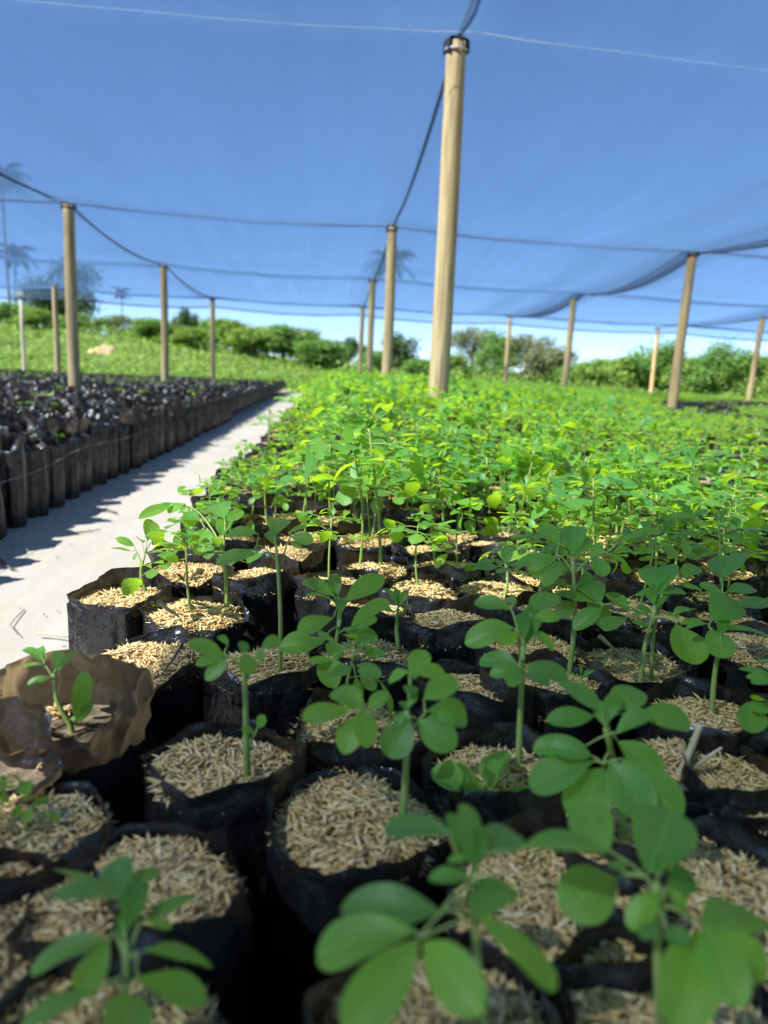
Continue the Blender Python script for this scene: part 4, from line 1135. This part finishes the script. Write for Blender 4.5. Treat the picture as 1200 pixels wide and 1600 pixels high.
# leafy undergrowth on the bank and at the foot of the bushes: nobody could count it
rg = np.random.default_rng(77); n = 60000
P = np.empty((n, 4, 3)); k = 0
while k < n:
    d = 25+45*rg.random()**1.3; px = rg.uniform(-60, 1260)
    x = unp_y(px, 575, d)[0]; 
    if 30 < 0: continue
    s_ = rg.uniform(.05, .15)*(d/45); c = np.array([x, d, hill(x, d)+rg.uniform(0, 1)*(.16+1.5*max(0, vnoise(x*.32, d*.22, 3))+.5*max(0, vnoise(x*1.1, d*.8, 5)))])
    if abs(px-165) < 7 and 36 < d < 46: continue
    nn = unit(UP*.8+rg.normal(size=3)); a = unit(np.cross(nn, rg.normal(size=3))); b = np.cross(nn, a)
    P[k] = (c-a*s_, c+b*s_*.5, c+a*s_, c-b*s_*.5); k += 1
m = MB(); m.add(P.reshape(-1, 3), np.arange(n*4).reshape(n, 4))
tag(link('undergrowth', m.mesh('undergrowth', M['fol_bright'])), 'bright leafy ground cover on the bank beyond the nursery', 'ground cover', kind='stuff')
# bare earth scar on the bank
m = MB(); V = []
q = unp_y(163, 560, 40.5)
for j in range(9):
    for i in range(11):
        u, v = i/10-.5, j/8-.5
        x = q[0]+u*1.2*(1+.3*vnoise(v*3, 1.1)); y = 40.5+v*2.4
        V.append((x, y, hill(x, y)+.30*max(0, 1-4*u*u)*max(0, 1-3.6*v*v)+.22*vnoise(u*5, v*5, 2)-.06+.0))
m.add(V, grid_faces(9, 11)); tag(link('earth_mound', m.mesh('earth_mound', M['bank'])), kind='structure')

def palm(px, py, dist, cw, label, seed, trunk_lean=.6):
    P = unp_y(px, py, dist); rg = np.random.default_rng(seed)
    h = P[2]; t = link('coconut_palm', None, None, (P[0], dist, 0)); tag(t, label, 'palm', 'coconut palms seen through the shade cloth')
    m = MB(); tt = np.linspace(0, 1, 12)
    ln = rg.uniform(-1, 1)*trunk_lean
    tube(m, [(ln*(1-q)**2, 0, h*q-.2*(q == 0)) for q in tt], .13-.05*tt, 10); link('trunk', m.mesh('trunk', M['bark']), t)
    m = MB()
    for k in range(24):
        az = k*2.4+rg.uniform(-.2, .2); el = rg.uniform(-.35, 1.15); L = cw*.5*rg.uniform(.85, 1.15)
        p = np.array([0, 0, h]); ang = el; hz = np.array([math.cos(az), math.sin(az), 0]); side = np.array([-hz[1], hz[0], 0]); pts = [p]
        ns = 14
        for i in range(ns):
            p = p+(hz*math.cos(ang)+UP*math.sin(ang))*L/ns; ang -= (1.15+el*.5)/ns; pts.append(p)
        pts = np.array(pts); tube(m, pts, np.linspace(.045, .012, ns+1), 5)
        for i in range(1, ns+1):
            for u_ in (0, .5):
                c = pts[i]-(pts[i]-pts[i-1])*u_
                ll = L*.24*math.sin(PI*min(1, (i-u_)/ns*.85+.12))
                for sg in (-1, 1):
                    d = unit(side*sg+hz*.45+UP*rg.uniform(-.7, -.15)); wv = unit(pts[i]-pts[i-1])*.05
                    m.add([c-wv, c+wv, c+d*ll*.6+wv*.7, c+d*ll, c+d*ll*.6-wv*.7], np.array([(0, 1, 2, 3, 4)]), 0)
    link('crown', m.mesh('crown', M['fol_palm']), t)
palm(611, 408, 74, 6.0, 'coconut palm whose dark crown shows through the cloth behind the centre posts', 1)
palm(22, 395, 95, 6.0, 'coconut palm with a ragged dark crown seen through the cloth near the pale post', 2)
palm(104, 418, 100, 6.2, 'coconut palm crown seen through the cloth behind the thickest post', 3)
palm(190, 456, 150, 4.5, 'smallest coconut palm crown, just under the cloth right of the big tree', 4)
palm(2, 275, 66, 5.0, 'highest coconut palm crown, cut by the left border above the rope', 5)

# ------------------------------------------------------------------ light, sky, camera
w = bpy.data.worlds.new('World'); SC.world = w; w.use_nodes = True
nt = w.node_tree; bg = nt.nodes['Background']
sky = nt.nodes.new('ShaderNodeTexSky'); sky.sky_type = 'NISHITA'; sky.sun_disc = False
sky.sun_elevation = SUN_EL; sky.sun_rotation = math.atan2(SUN_DIR[0], SUN_DIR[1]) % (2*PI)
sky.altitude = 2500; sky.air_density = .75; sky.dust_density = .05; sky.ozone_density = 4.5
nt.links.new(sky.outputs[0], bg.inputs['Color']); bg.inputs['Strength'].default_value = .07
L = bpy.data.lights.new('sun', 'SUN'); L.energy = 5.0; L.angle = math.radians(.55); L.color = (1.0, .93, .80)
lo = bpy.data.objects.new('sun', L); C.objects.link(lo)
lo.rotation_euler = Vector(SUN_VEC).to_track_quat('Z', 'Y').to_euler(); lo.location = (0, 0, 20)

cam = bpy.data.cameras.new('camera'); co = bpy.data.objects.new('camera', cam); C.objects.link(co)
from mathutils import Matrix
R = Matrix(((CB[0][0], CB[1][0], -CB[2][0]), (CB[0][1], CB[1][1], -CB[2][1]), (CB[0][2], CB[1][2], -CB[2][2])))
co.matrix_world = Matrix.Translation(Vector(CAM)) @ R.to_4x4()
cam.sensor_fit = 'VERTICAL'; cam.sensor_height = 36; cam.sensor_width = 27; cam.lens = 36*FPX/1600
cam.clip_start = .02; cam.clip_end = 4000
cam.dof.use_dof = True; cam.dof.focus_distance = .95; cam.dof.aperture_fstop = 4.8
SC.camera = co
SC.view_settings.view_transform = 'Standard'; SC.view_settings.look = 'None'; SC.view_settings.exposure = 1.62; SC.view_settings.gamma = 1
SC.view_settings.use_curve_mapping = False
cy = SC.cycles
SC.render.engine = 'CYCLES'
cy.use_denoising = True; cy.max_bounces = 10; cy.transparent_max_bounces = 24; cy.diffuse_bounces = 4
cy.sample_clamp_indirect = 8
print('things', len([o for o in bpy.data.objects if o.parent is None]), 'bed', len(BED), 'left', len(LB))
